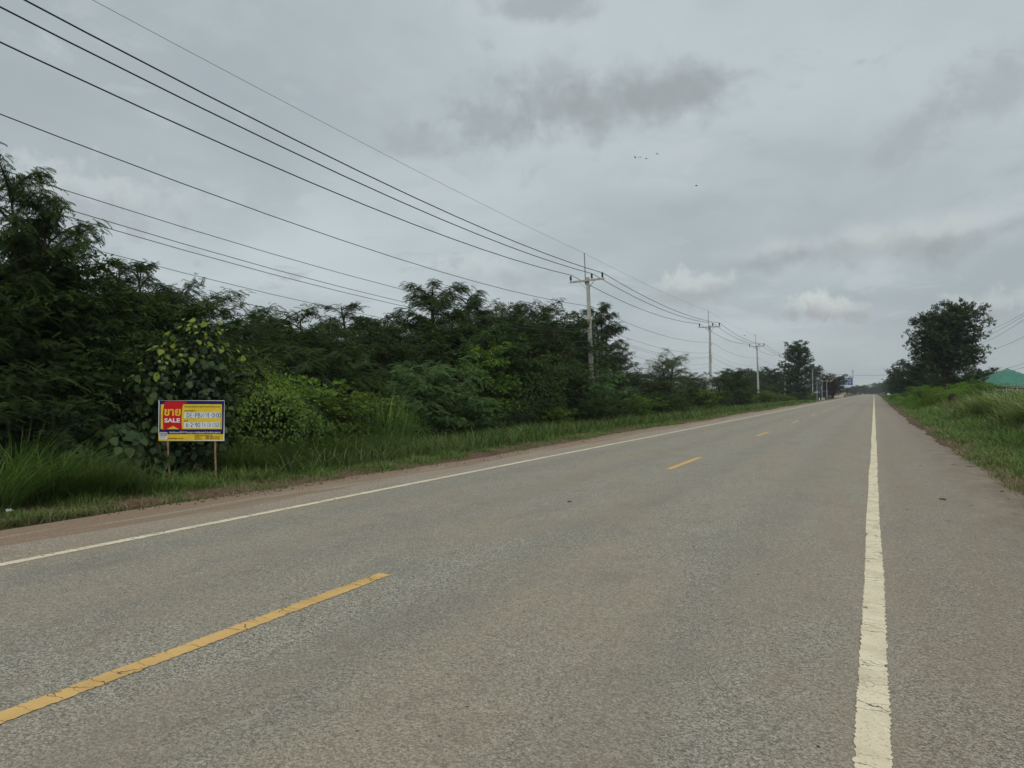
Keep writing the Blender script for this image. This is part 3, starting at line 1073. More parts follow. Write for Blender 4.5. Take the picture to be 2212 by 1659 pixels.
for px, top, X, v, lab in [(740, 870, -12.3, 0, 'leafy weed bush behind the reed tuft in the middle'), (1120, 880, -12.2, 1, 'low leafy bush at the foot of the vine-draped bush'),
                           (110, 900, -11.6, 1, 'leafy weed bush in the grass at far left'), (1180, 870, -12.4, 0, 'leafy bush in the dark hollow left of the first power pole'),
                           (60, 850, -12.4, 0, 'leafy bush behind tall grass at far left')]:
    plant_at(px, top, X, 'leafy_shrub', VS[v], 2.3, BIGLEAF if px < 1130 else FEATHER, lab, 'shrub', first='foliage')

for i, (px, top, X) in enumerate([(1210, 880, -11.8), (1275, 862, -11.7), (1325, 855, -11.9), (1375, 850, -11.8), (1425, 846, -11.8), (1470, 848, -11.9), (1515, 838, -12.2), (1555, 836, -12.4), (1600, 840, -12.6), (1650, 842, -12.4)]):
    o = plant_at(px, top, X, 'leafy_shrub', VS[i % 2], 2.3, DARKLEAF if i % 3 else CREEPER, 'tmp', 'shrub', 'leafy bushes along the edge of the left verge', first='foliage', sxy=1.2)
    VERGEB.append((px, o))

for px, top, X, v, lab in [(640, 812, -12.5, 0, 'leafy green bush poking out of the bright creeper mound'), (705, 840, -12.4, 1, 'leafy green bush right of the dark large-leaved mound'),
                           (770, 845, -12.6, 0, 'leafy green bush just left of the reed tufts')]:
    plant_at(px, top, X, 'leafy_shrub', VS[v], 2.3, CREEPER, lab, 'shrub', first='foliage', sxy=1.1)

# large-leaved climbers round the sale board: every outer leaf an object


def leaf_mesh(name, seed, ratio=0.82):
    r = np.random.default_rng(seed)
    n = 6
    v, f = [], []
    for i in range(n + 1):
        x = i / n
        w = ratio * 0.5 * (math.sin(PI * min(1, x ** 0.62)) ** 0.8) + (0.0 if i in (0, n) else 0.02)
        sag = -0.18 * x * x
        v += [(x, -w, sag + 0.10 * w), (x, 0, sag - 0.03), (x, w, sag + 0.10 * w)]
    for i in range(n):
        a, b_ = i * 3, (i + 1) * 3
        f += [(a, a + 1, b_ + 1, b_), (a + 1, a + 2, b_ + 2, b_ + 1)]
    t = np.full(len(v), r.uniform(0.1, 0.9))
    t[1::3] += 0.15
    return quads(name, v, f, t, smooth=True)


LEAF_OLD = [leaf_mesh('large_leaf', 200 + i, 0.75 + 0.06 * i) for i in range(5)]
LEAF_NEW = [leaf_mesh('young_leaf', 300 + i, 0.72 + 0.06 * i) for i in range(4)]
for l_ in LEAF_OLD:
    l_.materials.append(BIGLEAF)
for l_ in LEAF_NEW:
    l_.materials.append(YOUNG)
tmpl = leaf_mesh('leaf_template', 400)
TV = np.empty(len(tmpl.vertices) * 3, dtype=np.float32)
tmpl.vertices.foreach_get('co', TV)
TV = TV.reshape(-1, 3).astype(float)
TF = np.array([p.vertices[:] for p in tmpl.polygons])


def climber(px, top, X, wx, wy, nleaf, ninner, size, young_top, label, seed, bottom=0.0, shape='column'):
    r = np.random.default_rng(seed)
    Y, d = at(px, X)
    z0 = float(ground_z(X))
    H = height(top, d) - z0
    root = empty('large_leaved_climber', (X, Y, z0))
    tag(root, label, 'climber', 'large-leaved climbers at the edge of the thicket')

    def spots(n, inner):
        t = r.uniform(bottom, 1, n)
        a = r.uniform(0, 2 * PI, n)
        if not inner:                          # visible side: towards the road
            a = r.normal(0.0, 1.0, n) - 0.35
        prof = (0.55 + 0.45 * np.sin(PI * np.clip(t * 0.8 + 0.2, 0, 1))) if shape == 'column' else np.sqrt(np.maximum(0.05, 1 - t ** 2))
        rr = prof * (r.uniform(0.35, 0.85, n) if inner else r.uniform(0.82, 1.12, n))
        if not inner and young_top < 1.1:      # the young cap closes the column's top
            cap = r.uniform(0, 1, n) < 0.42
            t = np.where(cap, 1 - 0.26 * r.uniform(0, 1, n) ** 1.5, t)
            rr = np.where(cap, 1.15 * np.sqrt(r.uniform(0, 1, n)) * (1.25 - 0.0 * t), rr)
            a = np.where(cap, r.uniform(-PI, PI, n), a)
            t = np.where(cap, t - 0.10 * rr ** 2, t)
        rr *= 1 + 0.18 * np.sin(3 * a + t * 9 + seed)
        p = np.stack([np.cos(a) * rr * wx, np.sin(a) * rr * wy, t * H], 1)
        nr = unit(np.stack([np.cos(a), np.sin(a), 0.35 + 0.9 * t ** 3], 1) + r.normal(0, 0.38, (n, 3)))
        fw = r.normal(0, 0.55, (n, 3)) + np.array([0, 0, -1.0])
        fw = unit(fw - nr * np.sum(fw * nr, 1, keepdims=True))
        return p, np.stack([fw, np.cross(nr, fw), nr], 1), t
    p, fr, t = spots(ninner, True)
    me = quads('inner_foliage', *expand(TV, TF, p, fr, size * r.uniform(0.5, 0.95, ninner), np.clip(r.normal(0.3, 0.2, ninner), 0, 1)), smooth=True)
    o = link('inner_foliage', me, BIGLEAF, root)
    o['kind'] = 'stuff'
    st = MB()
    for k in range(7):
        a = r.uniform(0, 2 * PI)
        st.tube([(math.cos(a + q) * wx * 0.4 * q + 0.05 * math.cos(a), math.sin(a + q) * wy * 0.4 * q, q * H * 0.95) for q in np.linspace(0, 1, 6)], 0.012, 5)
    st.build('stem', BARK, root)
    p, fr, t = spots(nleaf, False)
    for i in range(nleaf):
        young = r.uniform() < np.interp(t[i], [young_top - 0.12, young_top + 0.1], [0.0, 0.95])
        me = (LEAF_NEW if young else LEAF_OLD)[r.integers(0, 4)]
        lf = bpy.data.objects.new('leaf', me)
        C.objects.link(lf)
        s = size * r.uniform(0.5, 1.35) * (1.0 if not young else 0.85)
        M = Matrix([[*(fr[i][q][c] * s for q in range(3)), p[i][c]] for c in range(3)] + [[0, 0, 0, 1]])
        lf.parent = root
        lf.matrix_local = M


climber(430, 690, -12.2, 0.70, 0.72, 299, 1500, 0.128, 0.80, 'tall climber column with light green young leaves on top, right above the sale board', 501)
climber(345, 745, -12.2, 0.42, 0.45, 200, 500, 0.128, 0.80, 'short climber with bright young leaves on top, left end above the sale board', 502)
climber(650, 862, -12.0, 0.75, 0.85, 280, 600, 0.16, 1.4, 'dark large-leaved climber mound right of the sale board behind the tall grass', 503, shape='dome')
climber(262, 915, -11.75, 0.70, 0.8, 280, 480, 0.15, 1.3, 'dark large-leaved creeper sprawling left of the sale board', 504, shape='dome')
climber(150, 945, -11.6, 0.6, 0.7, 170, 300, 0.14, 1.2, 'low large-leaved creeper in the grass further left of the sale board', 505, shape='dome')
climber(530, 800, -12.2, 0.55, 0.7, 260, 520, 0.16, 1.4, 'dark large-leaved climber hanging just right of the sale board', 506)
climber(400, 880, -12.8, 0.8, 0.7, 200, 500, 0.15, 1.4, 'dark large-leaved climber filling the hollow behind the sale board', 507)

# ------------------------------------------------------------------ grass


def blades(pos, L, w, lean, seed, segs=3, az_=None):
    r = np.random.default_rng(seed)
    n = len(pos)
    a = r.uniform(0, 2 * PI, n) if az_ is None else az_
    hd = np.stack([np.cos(a), np.sin(a), np.zeros(n)], 1)
    sd_ = np.stack([-np.sin(a), np.cos(a), np.zeros(n)], 1)
    cv = lean * r.uniform(0.5, 1.4, n)
    V, prof = [], {2: [1.0, 0.85, 0.12], 3: [0.8, 1.0, 0.75, 0.08], 4: [0.8, 1.0, 0.95, 0.65, 0.08]}[segs]
    for k in range(segs + 1):
        t = k / segs
        out = cv * (0.25 * t + 0.75 * t * t)
        up = t - 0.42 * np.minimum(cv, 1.3) * t * t
        c = pos + hd * (L * out)[:, None] + np.array([0, 0, 1.0]) * (L * up)[:, None]
        ww = (w * prof[k] / 2)[:, None]
        V += [c - sd_ * ww, c + sd_ * ww]
    m_ = 2 * (segs + 1)
    V = np.stack(V, 1).reshape(-1, 3)
    F = np.array([(2 * k, 2 * k + 1, 2 * k + 3, 2 * k + 2) for k in range(segs)])
    F = (F[None] + (np.arange(n) * m_)[:, None, None]).reshape(-1, 4)
    ti = np.clip(r.normal(0.40, 0.26, n), 0, 1)
    T = (ti[:, None] + np.repeat(np.linspace(-0.1, 0.18, segs + 1), 2)[None]).ravel()
    return V, F, np.clip(T, 0, 1)


def scatter(n, y0, y1, xfun, seed, power=1.0):
    """Points along the verge, thinning out with distance."""
    r = np.random.default_rng(seed)
    u = r.uniform(0, 1, n)
    Y = y0 * (y1 / y0) ** u
    X = xfun(Y, r.uniform(0, 1, n), r)
    return np.stack([X, Y, ground_z(X) - 0.03], 1), Y


def verge(name, pos, L, w, lean, seed, mat, segs=2):
    v, f, t = blades(pos, L, w, lean, seed, segs)
    o = link(name, quads(name, v, f, t), mat)
    tag(o, kind='stuff')
    return o


def lx(Y, u, r):
    return left_edge(Y) + 0.14 - 3.0 * u ** 1.25 + r.normal(0, 0.06, len(Y))


pos, Y = scatter(100000, 3.2, 150, lx, 900)
r_ = np.random.default_rng(1)
dist = -(pos[:, 0] * SY) + pos[:, 1] * CY
tuft = 0.75 + 0.5 * np.sin(pos[:, 0] * 3.1 + 2 * np.sin(pos[:, 1] * 1.7)) * np.sin(pos[:, 1] * 2.3 + 1)
inward = np.clip((left_edge(pos[:, 1]) - pos[:, 0]) / 1.6, 0, 1)
verge('verge_grass', pos, r_.uniform(0.10, 0.24, len(pos)) * tuft * (0.8 + 1.3 * inward), 0.0045 + 0.0006 * dist, 0.8, 901, GRASS)
pos, Y = scatter(24000, 3.2, 130, lambda Y, u, r: left_edge(Y) - 0.9 - 2.8 * u, 905)
dist = -(pos[:, 0] * SY) + pos[:, 1] * CY
near_sign = (pos[:, 1] > at(300, -10.9)[0]) & (pos[:, 1] < at(500, -10.9)[0])
verge('tall_verge_grass', pos, r_.uniform(0.28, 0.85, len(pos)) * np.where(near_sign, 0.42, 1.0), 0.008 + 0.0006 * dist, 0.75, 906, TALLGRASS, 3)
pos, Y = scatter(15000, 3.2, 90, lambda Y, u, r: left_edge(Y) + 0.22 - 1.9 * u ** 1.4, 911)
verge('dry_straw', pos, r_.uniform(0.08, 0.26, len(pos)), np.full(len(pos), 0.006), 1.3, 912, DRY)


pos, Y = scatter(70000, 11, 220, lambda Y, u, r: right_edge(Y) - 0.10 + (2.7 + Y * 0.03) * u ** 1.2 + r.normal(0, 0.05, len(Y)), 920)
dist = -(pos[:, 0] * SY) + pos[:, 1] * CY
tuft = 0.75 + 0.5 * np.sin(pos[:, 0] * 2.6 + 2 * np.sin(pos[:, 1] * 1.3)) * np.sin(pos[:, 1] * 1.9 + 1)
inward = np.clip((pos[:, 0] - right_edge(pos[:, 1])) / 1.8, 0, 1)
verge('verge_grass', pos, r_.uniform(0.14, 0.32, len(pos)) * tuft * (0.8 + 1.6 * inward), 0.005 + 0.00065 * dist, 0.9, 921, GRASS)
pos, Y = scatter(20000, 15, 150, lambda Y, u, r: right_edge(Y) + 1.9 + (9 + 0.05 * Y) * u ** 1.3, 930)
dist = -(pos[:, 0] * SY) + pos[:, 1] * CY
inward = np.clip((pos[:, 0] - right_edge(pos[:, 1]) - 1.3) / 2.0, 0.25, 1)
far_ = np.clip(1.15 - (Y - 40) / 60, 0.45, 1)
pos2, Y2_ = scatter(9000, 11, 120, lambda Y, u, r: right_edge(Y) - 0.15 + 2.6 * u ** 1.3, 941)
d2_ = -(pos2[:, 0] * SY) + pos2[:, 1] * CY
verge('dry_straw', pos2, r_.uniform(0.12, 0.42, len(pos2)), 0.004 + 0.0004 * d2_, 1.1, 942, DRY)
verge('reed_field', pos, r_.uniform(1.0, 1.85, len(pos)) * inward * far_, 0.016 + 0.0008 * dist, 0.85, 931, REED, 4)


def clump_mesh(name, seed, n, h, w, spread, lean):
    r = np.random.default_rng(seed)
    a, q = r.uniform(0, 2 * PI, n), np.sqrt(r.uniform(0, 1, n)) * spread
    pos = np.stack([np.cos(a) * q, np.sin(a) * q, np.full(n, -0.03)], 1)
    return quads(name, *blades(pos, r.uniform(0.55, 1.0, n) * h, np.full(n, w) * r.uniform(0.7, 1.2, n), lean, seed + 1, 3, a + r.normal(0, 0.6, n)))


CL = [clump_mesh('grass_clump', 950 + i, 360, 1.0, 0.011, 0.24, 0.85) for i in range(3)]
RR = [clump_mesh('reed_clump', 970 + i, 150, 1.9, 0.036, 0.30, 0.8) for i in range(3)]
for c_ in RR:
    c_.materials.append(REED)
RC = [clump_mesh('reed_clump', 960 + i, 95, 1.9, 0.024, 0.22, 0.62) for i in range(2)]
for c_ in CL:
    c_.materials.append(TALLGRASS)
for c_ in RC:
    c_.materials.append(REED)
clumps = [(120, 935, -11.1), (190, 965, -10.8), (220, 985, -10.5), (520, 955, -11.1), (560, 950, -11.0), (665, 935, -11.1), (530, 930, -11.3), (610, 925, -11.4), (705, 915, -11.4), (820, 920, -11.1), (860, 930, -10.9), (1010, 930, -11.0), (1045, 920, -11.2), (25, 925, -11.3), (85, 945, -10.9), (150, 985, -10.6), (-20, 960, -10.5), (545, 945, -11.0), (585, 935, -11.2), (625, 945, -11.0), (575, 965, -10.7), (680, 925, -11.2),
          (725, 930, -11.1), (650, 960, -10.7), (780, 930, -11.0), (240, 1000, -10.5), (505, 985, -10.8), (890, 935, -11.0), (950, 935, -10.9), (1080, 925, -11.0), (1130, 905, -11.3), (1190, 905, -11.2),
          (1245, 905, -10.9), (1300, 900, -11.1), (1350, 892, -11.2), (1400, 882, -11.4), (1450, 878, -11.4), (1500, 872, -11.5), (1550, 868, -11.5), (1465, 862, -12.0), (1520, 858, -12.0)]
for i, (px, top, X) in enumerate(clumps):
    Y, d = at(px, X)
    z0 = float(ground_z(X))
    s = (height(top, d) - z0) / top_of(CL[i % 3])[0]
    o = link('grass_clump', CL[i % 3], None, None, (X, Y, z0))
    o.scale = (s, s, s)
    o.rotation_euler.z = i * 1.9
    tag(o, 'tall green grass clump at the foot of the thicket on the left verge', 'grass clump', 'tall grass clumps on the left verge')
    TUFT.append((px, o))
for i, (px, top, X, lab) in enumerate([(832, 835, -11.6, 'tallest reed tuft in the middle of the left verge, left of the pale shrub'), (870, 862, -11.4, 'reed tuft right beside the tallest one on the left verge'),
                                       (790, 872, -11.5, 'reed tuft left of the tallest one on the left verge'),
                                       (45, 885, -11.6, 'reed tuft at the left edge of the photo'), (1605, 826, -16.0, 'light green reed tuft left of the third power pole'), (1622, 832, -15.6, 'light green reed tuft touching the third power pole'),
                                       (1585, 838, -15.0, 'reed tuft further left of the third power pole')]):
    Y, d = at(px, X)
    z0 = float(ground_z(X))
    s = (height(top, d) - z0) / top_of(RC[i % 2])[0]
    o = link('reed_clump', RC[i % 2], None, None, (X, Y, z0))
    o.scale = (s, s, s)
    o.rotation_euler.z = i * 1.3
    o.scale = (s * 0.75, s * 0.75, s)
    o.material_slots[0].link = 'OBJECT'
    o.material_slots[0].material = TALLGRASS if px < 1000 else REED
    tag(o, lab, 'reed clump')
r_ = np.random.default_rng(77)
for i in range(62):
    Y = float(r_.uniform(19, 46)) if i < 40 else float(r_.uniform(22, 38))
    X = float(right_edge(np.array([Y]))[0]) + float(2.5 + 5.0 * r_.uniform() ** 1.3)
    if X < Y * 0.01 + 4.4:
        X += 0.6
    if 2030 < W0 / 2 + FPX * (X * CY + Y * SY) / (Y * CY - X * SY) < 2088:
        continue                               # a gap in the reeds before the stump
    o = link('reed_clump', RR[i % 3], None, None, (X, Y, float(ground_z(X))))
    s = float(r_.uniform(0.85, 1.3))
    o.scale = (s, s, s)
    o.rotation_euler.z = i * 2.1
    tag(o, 'tall arching reed clump on the right verge below the green roof', 'reed clump', 'tall reed clumps on the right verge')
    REEDS.append((W0 / 2 + FPX * (X * CY + Y * SY) / (Y * CY - X * SY), o))

# ------------------------------------------------------------------ sale board
SX, SZ0 = -10.9, 0.68
Yb, db = at(415, SX)
board = empty('sale_board', (SX, Yb, 0), YAW)
tag(board, 'yellow and navy land-for-sale board with red ribbon on two bamboo stakes', 'sign')
BW, BH = 1.17, 0.72
SC = BW / 1985.0


def bx_(px):
    return (px - 1113) * SC                   # board coordinates from the photograph's board, 1985 units wide


def bz_(py):
    return SZ0 + (1325 - py) * SC


def flat(name, poly, y, mat, parent=board):
    """A flat printed shape on the board's front (polygon in board units), y metres proud of it."""
    me = bpy.data.meshes.new(name)
    me.from_pydata([(bx_(a), -y, bz_(b)) for a, b in poly], [], [list(range(len(poly)))])
    return link(name, me, mat, parent)


bm_ = MB()
bm_.box((0, 0.006, SZ0 + BH / 2), (BW, 0.010, BH))
bd = bm_.build('board', WHITE, board)
flat('navy_print', [(141, 1125), (2085, 1118), (2103, 118), (146, 106)], 0.0008, NAVY, bd)
flat('yellow_print', [(122, 1322), (2083, 1300), (2083, 1120), (124, 1127)], 0.0008, YELLOW, bd)


def rrect(x0, y0, x1, y1, r):
    p = []
    for cx, cy, a0 in ((x1 - r, y1 - r, 0), (x0 + r, y1 - r, 90), (x0 + r, y0 + r, 180), (x1 - r, y0 + r, 270)):
        for k in range(5):
            a = R(a0 + k * 22.5)
            p.append((cx + r * math.cos(a), cy + r * math.sin(a)))
    return p


flat('yellow_panel', rrect(188, 218, 2036, 972, 26), 0.0016, YELLOW, bd)
flat('ribbon', [(335, 126), (925, 126), (880, 190), (850, 290), (832, 420), (822, 560), (820, 700), (828, 860), (842, 1018), (560, 872), (270, 1018), (262, 860), (252, 700), (250, 560), (258, 420), (276, 290), (298, 190)], 0.0026, RED, bd)
flat('ribbon_fold', [(925, 126), (950, 134), (975, 162), (982, 208), (872, 208), (880, 190)], 0.0022, DRED, bd)
flat('writing_strip', [(898, 464), (1990, 464), (1990, 636), (890, 636)], 0.0024, PALE, bd)
flat('writing_strip', [(892, 762), (1985, 762), (1985, 934), (886, 934)], 0.0024, PALE, bd)
flat('emblem_plate', rrect(158, 1062, 388, 1272, 14), 0.0024, WHITE, bd)
flat('emblem_plate', [(174, 1166), (374, 1166), (374, 1078), (174, 1078)], 0.0030, NAVY, bd)


def text(name, s, x0, y0, x1, y1, mat, y=0.0034, bold=0.0, parent=bd):
    """Lettering fitted into the box x0..x1, y0..y1 (board units; y1 is the lower edge)."""
    cu = bpy.data.curves.new(name, 'FONT')
    cu.body = s
    cu.size = 1.0
    cu.offset = bold
    cu.resolution_u = 3
    o = bpy.data.objects.new(name, cu)
    C.objects.link(o)
    dg = bpy.context.evaluated_depsgraph_get()
    me = bpy.data.meshes.new_from_object(o.evaluated_get(dg))
    bpy.data.objects.remove(o)
    bpy.data.curves.remove(cu)
    n = len(me.vertices)
    if n == 0:
        return None
    co = np.empty(n * 3, dtype=np.float32)
    me.vertices.foreach_get('co', co)
    co = co.reshape(-1, 3)
    lo, hi = co.min(0), co.max(0)
    k = (co - lo) / np.maximum(hi - lo, 1e-6)
    out = np.stack([bx_(x0 + k[:, 0] * (x1 - x0)), np.full(n, -y), bz_(y1 + k[:, 1] * (y0 - y1))], 1)
    me.vertices.foreach_set('co', out.astype(np.float32).ravel())
    me.materials.clear()
    me.update()
    return link(name, me, mat, parent)


text('lettering', 'ขาย', 290, 362, 790, 570, YELLOW, 0.0034, 0.03)
text('lettering', 'SALE', 300, 642, 776, 770, WHITE, 0.0034, 0.03)
text('lettering', 'บริษัทบริหารสินทรัพย์ กรุงเทพพาณิชย์ จำกัด (มหาชน)', 900, 258, 1982, 332, BLACKINK, 0.0034, 0.012)
text('lettering', 'รหัสทรัพย์สิน', 900, 388, 1215, 440, BLACKINK, 0.0034, 0.012)
text('lettering', 'เนื้อที่', 890, 678, 1008, 744, BLACKINK, 0.0034, 0.012)
text('lettering', 'ทรัพย์สินของ', 452, 1040, 738, 1094, WHITE, 0.0034, 0.012)
text('lettering', 'BAM', 762, 1036, 916, 1092, WHITE, 0.0034, 0.0)
text('lettering', 'ห้ามบุกรุก', 948, 1034, 1162, 1112, WHITE, 0.0034, 0.012)
text('lettering', 'หากฝ่าฝืนจะถูกดำเนินคดีตามกฎหมาย', 1188, 1032, 1994, 1112, WHITE, 0.0034, 0.012)
text('lettering', 'บสก', 186, 1092, 360, 1152, WHITE, 0.0040, 0.02)
text('lettering', 'BAM', 186, 1182, 358, 1248, BLACKINK, 0.0034, 0.0)
text('lettering', 'www.bam.co.th', 396, 1214, 872, 1272, BLACKINK, 0.0034, 0.015)
text('lettering', '056-372107-8', 1214, 1138, 1742, 1184, BLACKINK, 0.0034, 0.02)
text('lettering', 'คุณสปก', 1216, 1194, 1398, 1240, BLACKINK, 0.0034, 0.012)
text('lettering', '089-480 3449', 1546, 1188, 1966, 1226, BLACKINK, 0.0034, 0.02)
text('lettering', 'คุณอนันต์', 1216, 1240, 1456, 1292, BLACKINK, 0.0034, 0.012)
text('lettering', '084-818 9138', 1546, 1240, 1964, 1276, BLACKINK, 0.0034, 0.02)

# handwriting: pen strokes in a unit box (x right, y down)


def arc(cx, cy, rx_, ry_, a0, a1, n=14):
    return [(cx + rx_ * math.cos(R(a0 + (a1 - a0) * i / n)), cy + ry_ * math.sin(R(a0 + (a1 - a0) * i / n))) for i in range(n + 1)]


GLYPH = {
    'D': [[(0.1, 0), (0.12, 1)], [(0.1, 0)] + arc(0.15, 0.5, 0.8, 0.5, -80, 80) + [(0.12, 1)]],
    'E': [[(0.85, 0), (0.1, 0.03), (0.1, 1), (0.9, 0.98)], [(0.1, 0.52), (0.75, 0.48)]],
    '-': [[(0.15, 0.5), (0.85, 0.48)]],
    'P': [[(0.15, 0), (0.1, 1.05)], [(0.12, 0.05)] + arc(0.2, 0.28, 0.65, 0.27, -80, 90)],
    'B': [[(0.15, 0), (0.12, 1)], [(0.15, 0)] + arc(0.2, 0.24, 0.55, 0.24, -80, 90) + arc(0.2, 0.73, 0.7, 0.26, -85, 95)],
    'N': [[(0.1, 1), (0.14, 0), (0.85, 1), (0.9, 0.0)]],
    'V': [[(0.05, 0), (0.45, 1), (0.95, -0.02)]],
    'L': [[(0.2, 0), (0.15, 0.98), (0.85, 0.95)]],
    '0': [arc(0.5, 0.5, 0.42, 0.5, -100, 265, 22)],
    '1': [[(0.5, 0), (0.46, 1)]],
    '6': [[(0.45, 0), (0.2, 0.4)] + arc(0.48, 0.72, 0.34, 0.28, 180, -180, 18)],
    '2': [arc(0.48, 0.27, 0.34, 0.27, -170, 50) + [(0.2, 0.85)] + arc(0.25, 0.88, 0.08, 0.1, 150, 20, 5) + [(0.9, 1.0)]],
    '9': [arc(0.48, 0.28, 0.34, 0.28, 0, -330, 18) + [(0.78, 0.25), (0.62, 1.05)]],
    '[': [[(0.85, 0), (0.25, 0.02), (0.2, 1), (0.8, 1)]],
    ']': [[(0.15, 0), (0.75, 0.02), (0.7, 1), (0.2, 1)]],
    '3': [arc(0.45, 0.25, 0.36, 0.24, -150, 80) + arc(0.45, 0.75, 0.42, 0.26, -80, 150)],
    '5': [[(0.85, 0), (0.3, 0.02), (0.25, 0.45)] + arc(0.45, 0.7, 0.38, 0.29, -110, 140)],
    'ไ': [arc(0.35, 0.12, 0.2, 0.13, 60, -200, 8) + [(0.45, 0.5), (0.5, 1.0), (0.8, 0.92)]],
    'ร': [[(0.2, 0.45), (0.75, 0.38), (0.7, 0.55), (0.3, 0.6), (0.75, 0.8), (0.6, 1.0), (0.4, 0.9)], [(0.55, 0.12), (0.53, 0.28)]],
    'ฉ': [[(0.25, 0.5), (0.15, 0.3), (0.4, 0.1), (0.75, 0.25), (0.78, 0.95)], [(0.25, 0.5), (0.3, 0.95), (0.78, 0.75)]],
}


def ink(chars, y0, y1, w=9):
    mb = MB()
    for ch, a0, a1 in chars:
        for st in GLYPH[ch]:
            p = [(a0 + u * (a1 - a0), y0 + v * (y1 - y0)) for u, v in st]
            vs_, fs = [], []
            for i, (x, y) in enumerate(p):
                q0, q1 = p[max(0, i - 1)], p[min(len(p) - 1, i + 1)]
                tx, ty = q1[0] - q0[0], q1[1] - q0[1]
                L = math.hypot(tx, ty) or 1
                for sg in (-1, 1):
                    vs_.append((bx_(x - ty / L * w * sg), -0.0034, bz_(y + tx / L * w * sg)))
            for i in range(len(p) - 1):
                fs.append((2 * i, 2 * i + 2, 2 * i + 3, 2 * i + 1))
            mb.add(vs_, fs)
    return mb.build('handwriting', INK, bd)


ink([('D', 975, 1050), ('E', 1070, 1150), ('-', 1165, 1200), ('P', 1230, 1300), ('B', 1310, 1390), ('N', 1410, 1495), ('-', 1500, 1530), ('V', 1545, 1620), ('L', 1625, 1680),
     ('-', 1672, 1702), ('0', 1732, 1800), ('1', 1800, 1850), ('0', 1868, 1932), ('0', 1938, 2010)], 484, 618, 9)
ink([('6', 955, 1025), ('-', 1032, 1068), ('2', 1090, 1160), ('-', 1165, 1198), ('9', 1225, 1300), ('0', 1305, 1380)], 782, 905, 9)
ink([('ไ', 1440, 1490), ('ร', 1490, 1550)], 785, 900, 6)
ink([('[', 1595, 1655), ('ฉ', 1645, 1705)], 785, 900, 6)
ink([('1', 1745, 1785), ('3', 1795, 1840), ('5', 1845, 1890), ('2', 1892, 1938), ('1', 1930, 1970), (']', 1970, 2010)], 785, 900, 6)
for px0, px1, zb, dx_ in ((361, 369, -0.1, 0.0), (465, 468, -0.1, 0.0)):
    x0, x1 = (px0 - 415) / FPX * db, (px1 - 415) / FPX * db
    st = MB()
    N = 9
    pts = [(x1 + (x0 - x1) * min(1, t * 1.15) + 0.004 * math.sin(t * 9), 0.036 - 0.02 * (1 - t), zb - 0.12 + t * 1.35) for t in np.linspace(0, 1, N)]
    st.tube(pts, [0.017 + 0.002 * (i % 2) for i in range(N)], 8)
    st.build('bamboo_stake', BAMBOO, board, True)

# ------------------------------------------------------------------ power poles
PX = -17.15
PARM = 9.6


def power_pole(loc, name='power_pole'):
    root = empty(name, loc)
    b_ = MB()
    b_.box((0, 0, 4.87), (0.34, 0.28, 9.94), taper=0.55)
    b_.build('shaft', CONCRETE, root)
    b_ = MB()
    b_.box((0.0, -0.165, PARM), (2.5, 0.11, 0.12))
    b_.build('crossarm', CONCRETE, root)
    for x in (-1.17, 0.36, 1.12):
        b_ = MB()
        b_.lathe([(0.03, -0.10), (0.03, 0.06), (0.065, 0.07), (0.085, 0.12), (0.06, 0.16), (0.085, 0.20), (0.06, 0.25), (0.08, 0.30), (0.055, 0.36), (0.03, 0.39)], (x, -0.165, PARM + 0.06), 10)
        b_.build('insulator', BLACK, root, True)
    b_ = MB()
    b_.box((-0.16, -0.02, PARM + 0.82), (0.06, 0.06, 2.2))
    b_.build('ground_wire_mast', STEEL, root)
    for sgn in (-1, 1):
        b_ = MB()
        b_.tube([(sgn * 0.55, -0.19, PARM - 0.05), (sgn * 0.09, -0.15, PARM - 0.55)], 0.022, 6)
        b_.build('brace', STEEL, root)
    for z in (7.6, 6.3, 5.9, 5.6):
        b_ = MB()
        b_.lathe([(0.03, -0.06), (0.045, -0.03), (0.03, 0.0), (0.045, 0.03), (0.03, 0.06)], (0.19, -0.02, z), 8)
        b_.build('spool_insulator', BLACK, root, True)
    return root


pole_y = [7.5 + 40.25 * k for k in range(15)]
tilts = [0, -2.4, -0.4, -1.6, 0.6, 0.4, -0.5, 0.5, -0.4, 0.3, 0, 0.4, -0.3, 0.2, 0]
p0 = power_pole((PX, pole_y[0], -0.4))
ordn = ['', 'nearest', 'second', 'third', 'fourth', 'fifth', 'sixth', 'seventh', 'eighth', 'ninth', 'tenth', 'eleventh', 'twelfth', 'thirteenth', 'fourteenth']
for k, y in enumerate(pole_y):
    o = p0 if k == 0 else copy_tree(p0)
    o.location = (PX, y, -0.4 + (0.3 if k == 0 else 0))
    o.rotation_euler = (0, R(tilts[k]), 0)
    lab = 'concrete power pole just outside the left of the photo carrying the nearest wires' if k == 0 else \
        f'{ordn[k]} concrete power pole along the left side of the road'
    tag(o, lab, 'power pole', 'power poles along the left side of the road')


def cable(name, mat, rad, off, z, sag, label, y_list, xbase=PX, group=None, zoff=-0.4, rise=0.3, steps=12, lean=True):
    pts = []
    for k in range(len(y_list) - 1):
        for i in range(steps):
            t = i / steps
            xa = xbase + off + (math.sin(R(tilts[k])) * z if lean else 0)
            xb = xbase + off + (math.sin(R(tilts[k + 1])) * z if lean else 0)
            pts.append((xa + (xb - xa) * t, y_list[k] + (y_list[k + 1] - y_list[k]) * t, z + zoff + rise * (1 - t if k == 1 else t if k == 0 else 0) - sag * 4 * t * (1 - t)))
    b_ = MB()
    b_.tube(pts, rad, 5)
    o = b_.build(name, mat, None, True)
    tag(o, label, 'cable', group)
    return o


